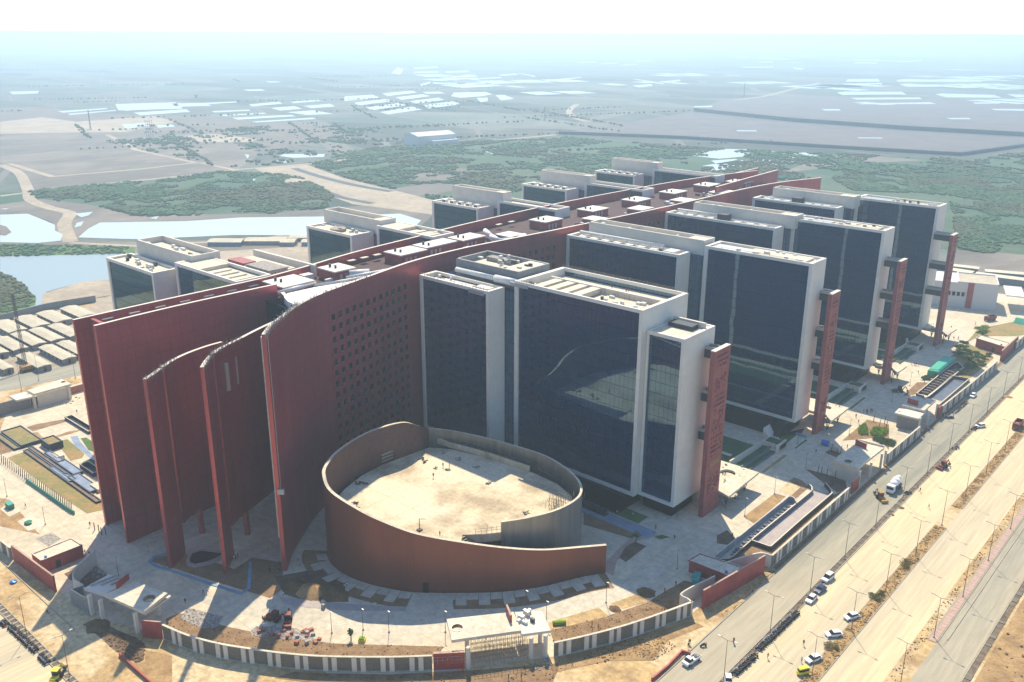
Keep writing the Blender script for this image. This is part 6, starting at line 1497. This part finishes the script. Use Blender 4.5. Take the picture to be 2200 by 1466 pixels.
# verge bushes, clods and rubble on soil (nobody could count them)
cl = MB(); r = random.Random(5)
def scatter_poly(mb, k, pts, n, s0, s1, z=.08, flat=.6):
    P = WL(k, pts) if k else pts; x0, x1 = min(p[0] for p in P), max(p[0] for p in P); y0, y1 = min(p[1] for p in P), max(p[1] for p in P)
    c = 0
    while c < n:
        x, y = r.uniform(x0, x1), r.uniform(y0, y1); c += 1
        if inside((x, y), P):
            s_ = r.uniform(s0, s1)*r.random()**.5; mb.blob((x, y, z+s_*.15), s_, r, flat=flat, seg=5, rings=3)
scatter_poly(cl, 'F', [(357,1366),(357,1330),(385,1318),(488,1347),(560,1362),(661,1374),(711,1383),(812,1386),(955,1390),(935,1412),(700,1410),(560,1398),(450,1380)], 2200, .08, .3)
scatter_poly(cl, 'F', [(1180,1352),(1300,1326),(1393,1294),(1419,1277),(1470,1248),(1512,1258),(1490,1292),(1400,1330),(1290,1365),(1190,1380)], 1300, .08, .3)
scatter_poly(cl, 'd', [(0,1466),(0,1420),(700,1410),(1450,1350),(1850,1250),(1950,1300),(1480,1400),(1450,1466)], 1500, .1, .45)
scatter_poly(cl, 'r', [(1050,720),(1300,690),(1500,800),(1750,900),(1850,980),(1840,1180),(1750,1220),(1560,1130),(1430,1030),(1300,910),(1150,790)], 500, .1, .5)
scatter_poly(cl, 'e', [(150,1300),(400,1190),(640,1170),(760,1240),(600,1330),(450,1290),(300,1330)], 1500, .08, .3, flat=.4)
scatter_poly(cl, None, [(-89.7,180),(-87.9,180),(-87.9,440),(-89.7,440)], 1300, .06, .28)
scatter_poly(cl, None, [(-33,150),(-10,150),(-10,500),(-33,500)], 1200, .15, .6)
scatter_poly(cl, None, [(-49.2,150),(-47.2,150),(-47.2,480),(-49.2,480)], 900, .08, .35)
scatter_poly(cl, None, [(-77.2,150),(-76,150),(-76,480),(-77.2,480)], 900, .08, .25)
o = cl.build('earth_clods', 'brown_heap'); tag(o, 'loose clods and low tufts over the bare soil', 'soil', kind='stuff')
cl = MB()
scatter_poly(cl, 'A5', [(240,1210),(480,1380),(360,1463),(0,1463),(0,1330)], 260, .1, .5, flat=.4)
scatter_poly(cl, 's', [(-120,800),(-60,750),(460,780),(770,950),(280,910),(-120,870)], 420, .08, .35, flat=.5)
scatter_poly(cl, 'b', [(1150,1060),(1200,990),(1430,1050),(1380,1120),(1280,1120)], 260, .08, .35)
scatter_poly(cl, 'b', [(900,640),(1080,620),(1100,560),(900,580)], 80, .08, .3)
scatter_poly(cl, 'b', [(1640,640),(1800,560),(1960,720),(1800,800)], 200, .08, .3)
scatter_poly(cl, 't', [(1180,1180),(1500,1160),(1520,1300),(1300,1330)], 160, .08, .4)
scatter_poly(cl, 'p', [(700,1300),(1000,1260),(1100,1400),(600,1440)], 60, .2, .6)
o = cl.build('rubble', 'rubble'); tag(o, 'broken pavers and rubble scattered over the work yards', 'rubble', kind='stuff')
def heap(k, x, y, r_, h, label, m='brown_heap', lx=1.0, sd=0):
    a = W(k, x, y); rr = random.Random(sd+3); o = MB(); n = 18; rings = [(1.0, 0), (.75, .45), (.45, .8), (.15, 1.0)]; b = 0
    for q, z in rings:
        for i in range(n):
            t_ = 2*math.pi*i/n; j = rr.uniform(.85, 1.15); o.v.append((a[0]+r_*lx*q*j*math.cos(t_), a[1]+r_*q*j*math.sin(t_), h*z*rr.uniform(.85,1.1)))
    for k2 in range(3):
        for i in range(n): j = (i+1) % n; o.f.append((k2*n+i, k2*n+j, k2*n+n+j, k2*n+n+i)); o.m.append(0)
    o.f.append(tuple(3*n+i for i in range(n))); o.m.append(0)
    o = o.build('earth_heap', m, None, True); tag(o, label, 'earth heap', 'earth heaps')
heap('s', 640, 310, 3.6, 1.9, 'pale brown earth heap in shade at the foot of the round hall', 'sand_rough', 1.2, 1)
heap('s', 920, 320, 3.8, 1.6, 'dark earth heap beside the paving slabs of the round hall', 'brown_heap', 1.3, 2)
heap('s', 450, 240, 3.0, 1.2, 'long dark earth heap near the end of the pink footway', 'brown_heap', 1.6, 3)
heap('g', 1412, 352, 1.1, .35, 'small brown heap on the carriageway, farther one', 'brown_heap', 1.2, 4)
heap('g', 1355, 398, .8, .3, 'small brown heap on the carriageway, nearer one', 'brown_heap', 1.2, 5)
heap('A1', 170, 560, 2.4, .8, 'dark rounded heap at the end of the sand bed', 'brown_heap', 1.2, 6)
heap('u', 1950, 1125, 1.6, .5, 'brown heap on the far carriageway', 'sand_rough', 1.2, 7)
heap('d', 1845, 1000, 1.6, .6, 'dark heap with red cones beside the garden lamp', 'brown_heap', 1.1, 8)
heap('r', 1250, 750, 2.8, .7, 'dark heap beside the pit in front of the left gatehouse', 'brown_heap', 1.5, 9)
# small single things
def simple(name, mb, m, label, cat, group=None): return tag(mb.build(name, m), label, cat, group)
a = W('A4',1385,700); simple('water_tank', MB().tube((a[0]-1.3,a[1],1.1),(a[0]+1.3,a[1],1.1),1.0,n=14).box(a[0]-1.2,a[1]-.6,0,a[0]+1.2,a[1]+.6,.3), 'blue_plastic', 'blue cylindrical tank on the courtyard beside the pointed wall', 'tank')
a = W('r',170,190); simple('blue_tarpaulin', MB().blob((*a,.3),1.0,rnd,flat=.45,seg=8,rings=5), 'blue_plastic', 'crumpled blue tarpaulin on the sand at the lower left', 'tarpaulin')
t = thing('generator_cabinet', 'teal green metal cabinet against the red guard house', 'cabinet', (*W('A1',810,400),0))
a = W('A1',810,425); MB().obox(a[0],a[1],0,1.8,4.4,2.1,.38).build('cabinet_body','teal_paint',t); MB().obox(a[0]-.6,a[1]-1.0,2.1,.9,1.6,.5,.38).build('exhaust_box','teal_paint',t)
t = thing('site_cabinet', 'green box on a pale pad beside the ring road at the left', 'cabinet', (*W('b',65,350),0)); a = W('b',65,352)
MB().obox(a[0],a[1],0,3.0,1.6,1.6,0).build('cabinet_body','green_net',t); MB().obox(a[0],a[1],1.6,3.1,1.7,.12,0).build('lid','teal_paint',t)
a = W('b',180,455); simple('covered_pile', MB().blob((*a,.5),1.2,rnd,flat=.5,seg=8,rings=5), 'green_net', 'green covered pile on the second pale pad', 'pile')
t = thing('green_shed', 'bright green tarpaulin shed with a sloping front beside the second ramp', 'shed', (*W('u',860,700),0))
gs = [W('u',680,715,2.2), W('u',855,745,2.2), W('u',1125,525,2.2), W('u',925,492,2.2)]
MB().prism(gs, 0, 2.6).build('walls', 'green_tarp', t); rb = MB()
MB().prism(gs, 2.6, 3.3, 0, None, [(p[0]*.75+sum(q[0] for q in gs)/4*.25, p[1]*.9+sum(q[1] for q in gs)/4*.1) for p in gs]).build('roof', 'green_tarp', t)
a = W('v',2180,1140); simple('green_tent', MB().prism([(a[0]-4,a[1]-3),(a[0]+4,a[1]-3),(a[0]+4,a[1]+3),(a[0]-4,a[1]+3)],0,2.6,0,None,[(a[0]-3.6,a[1]-.3),(a[0]+3.6,a[1]-.3),(a[0]+3.6,a[1]+.3),(a[0]-3.6,a[1]+.3)]), 'green_tarp', 'small green tent at the right edge of the photo', 'tent')
a = W('A4',1075,580); simple('blue_barrier', MB().obox(a[0],a[1],0,4,.6,.9,0), 'blue_tile', 'pale blue barrier at the foot of the second tower', 'barrier')
a = W('e',205,360); simple('plant_trough', MB().box(a[0]-5,a[1]-1,0,a[0]+6,a[1]+1,1.6), 'slate_wall', 'long dark trough between the round hall and the nearest tower', 'trough')
t = thing('flower_box', 'yellow green box on the pale pads at the front', 'box', (*W('s',1295,935),0)); a = W('s',1295,940)
MB().obox(a[0],a[1],0,1.6,1.2,.9,.6).build('crate','yellow_paint',t); MB().obox(a[0],a[1],.9,1.3,.9,.25,.6).build('lid','foliage_bright',t)
a = W('t',1610,730); simple('hose_roll', MB().tube((a[0]-1.1,a[1]-1.1,.6),(a[0]+1.1,a[1]+1.4,.6),.6,n=12), 'foliage_bright', 'yellow green roll lying right of the front gatehouse', 'roll')
a = W('e',1640,1320); 
ed = MB(); P = WL('e', [(600,1463),(700,1380),(790,1285),(840,1300)]); ed.wall([(x,y) for x,y in P], .4, 0, 1.0); simple('low_red_wall', ed, 'red_plain', 'low red wall at the bottom beside the service road', 'wall')
ed = MB(); P = WL('r', [(1520,1130),(1640,1250),(1880,1463),(2000,1560)]); ed.wall([(x,y) for x,y in P], .35, 0, 1.0); simple('low_red_wall', ed, 'red_plain', 'low red wall running off the bottom edge at the lower left', 'wall')
PS = []
for i in range(22):
    k, (x, y) = 's', ((470,890),(590,880),(750,920),(670,860),(700,965),(460,975),(590,975),(400,850),(540,830),(160,760))[i % 10] if i < 10 else (rnd.uniform(-60,720), rnd.uniform(790,900))
    a = W(k, x, y); m_ = MB().obox(a[0],a[1],.08,rnd.uniform(.7,1.2),.8,rnd.uniform(.4,1.0),rnd.uniform(0,1.5))
    PS.append((AX[0].x*a[0]+AX[0].y*a[1], m_.build('paver_stack', 'brick' if i % 3 else 'lilac_paving'), 'red' if i % 3 else 'pale'))
for c_ in ('red', 'pale'):
    for i, q in enumerate(sorted((q for q in PS if q[2] == c_), key=lambda q: q[0])): tag(q[1], 'stack of %s pavers in the yard behind the curved wall, %s from the left' % (c_, ordw(i+1)), 'paver stack', 'stacks of %s pavers' % c_)
for i, (x, y) in enumerate(((1030,375),(1050,395),(600,490),(620,530),(660,530),(600,655),(610,690),(1120,435),(1200,443),(1700,720),(1270,380),(1165,340),(1380,430),(1460,530))):
    a = W('c', x, y, 14.1); m_ = MB()
    for q in range(5): m_.obox(a[0]+rnd.uniform(-.7,.7),a[1]+rnd.uniform(-.6,.6),14.02+q*.08,rnd.uniform(.6,2.2),.25,.1+.2*rnd.random(),rnd.uniform(0,3))
    tag(m_.build('timber_pile', 'bark' if i < 7 else 'rubble'), '%s pile of boards left on the concrete hall roof, from the left' % ordw(i+1), 'timber pile', 'piles left on the hall roof')
t = thing('hoist', 'small jib hoist at the front edge of the hall roof', 'hoist', (*W('c',1015,830,14),14)); a = W('c',1015,832,14)
MB().tube((*a,14),(*a,17.5),.1,n=6).tube((*a,17.5),(a[0]+1.8,a[1]+.5,17.9),.08,n=6).build('jib','pole',t); MB().obox(a[0],a[1],14,1.2,1.2,.4).build('base','pole',t)
for i, (k, x, y) in enumerate((('s',800,520),('s',800,440),('s',1460,478))):
    a = W(k, x, y); m_ = MB().obox(a[0],a[1],.05,.9,.6,.5 if i else 1.2,.2); tag(m_.build('bollard' if i == 0 else 'manhole_frame', 'grey_clad' if i == 0 else 'roof_cream'), ('dark bollard standing on the pink footway','square pale manhole frame beside the footway bollard','square pale manhole frame in the soil before the round hall')[i], 'fixture')
# scrub on the far plain, thousands of bushes (nobody could count it)
sb = MB(); r = random.Random(21)
def bushes(poly, n, r0, r1, thr=-.05):
    P = WL('F', poly); x0, x1 = min(p[0] for p in P), max(p[0] for p in P); y0, y1 = min(p[1] for p in P), max(p[1] for p in P); c = 0; tries = 0
    while c < n and tries < n*30:
        tries += 1; x, y = r.uniform(x0, x1), r.uniform(y0, y1)
        nz = noise.noise(Vector((x*.012, y*.012, 3))) + .6*noise.noise(Vector((x*.045, y*.045, 7)))
        if nz < thr or not inside((x, y), P): continue
        s_ = r.uniform(r0, r1)*(1+max(0, nz)); sb.blob((x, y, s_*.3), s_, r, flat=.6, seg=5, rings=3); c += 1
bushes([(60,412),(330,388),(480,368),(640,378),(720,420),(700,448),(560,462),(300,466),(190,440),(80,428)], 5200, .8, 2.2, -.12)
bushes([(660,352),(800,318),(1000,306),(1230,296),(1500,318),(2060,342),(2200,330),(2200,380),(1900,380),(1300,400),(1000,420),(930,430),(800,396),(735,380)], 11000, 1.0, 2.8, -.12)
bushes([(1780,380),(2200,372),(2200,560),(2060,536),(2040,420),(1830,410)], 9500, .8, 2.0, -.25)
bushes([(0,526),(120,528),(290,532),(290,546),(130,549),(0,552)], 420, .8, 1.8, -.6)
bushes([(-40,588),(0,586),(36,606),(74,640),(70,656),(20,672),(-40,674)], 500, .8, 1.8, -.9)
bushes([(200,300),(700,262),(900,300),(700,345),(500,366)], 900, 1.2, 2.6, .1)
o = sb.build('scrub', 'scrub_leaf'); tag(o, 'low green scrub covering the plain and the river banks', 'scrub', kind='stuff')

# ------------------------------------------------------------------ haze over the whole plain
hz = MB().box(-34500, -6500, -1, 34500, 40500, 150)
hm = bpy.data.materials.new('haze_air'); hm.use_nodes = True; t = hm.node_tree; t.nodes.clear()
ho = t.nodes.new('ShaderNodeOutputMaterial'); pv = t.nodes.new('ShaderNodeVolumePrincipled')
pv.inputs['Color'].default_value = (.68, .88, 1.0, 1); pv.inputs['Density'].default_value = HAZE = 0.00028; pv.inputs['Anisotropy'].default_value = .45
t.links.new(pv.outputs[0], ho.inputs['Volume']); M['haze_air'] = hm
o = hz.build('haze', 'haze_air'); tag(o, 'pale blue haze lying over the whole plain', 'haze', kind='stuff')
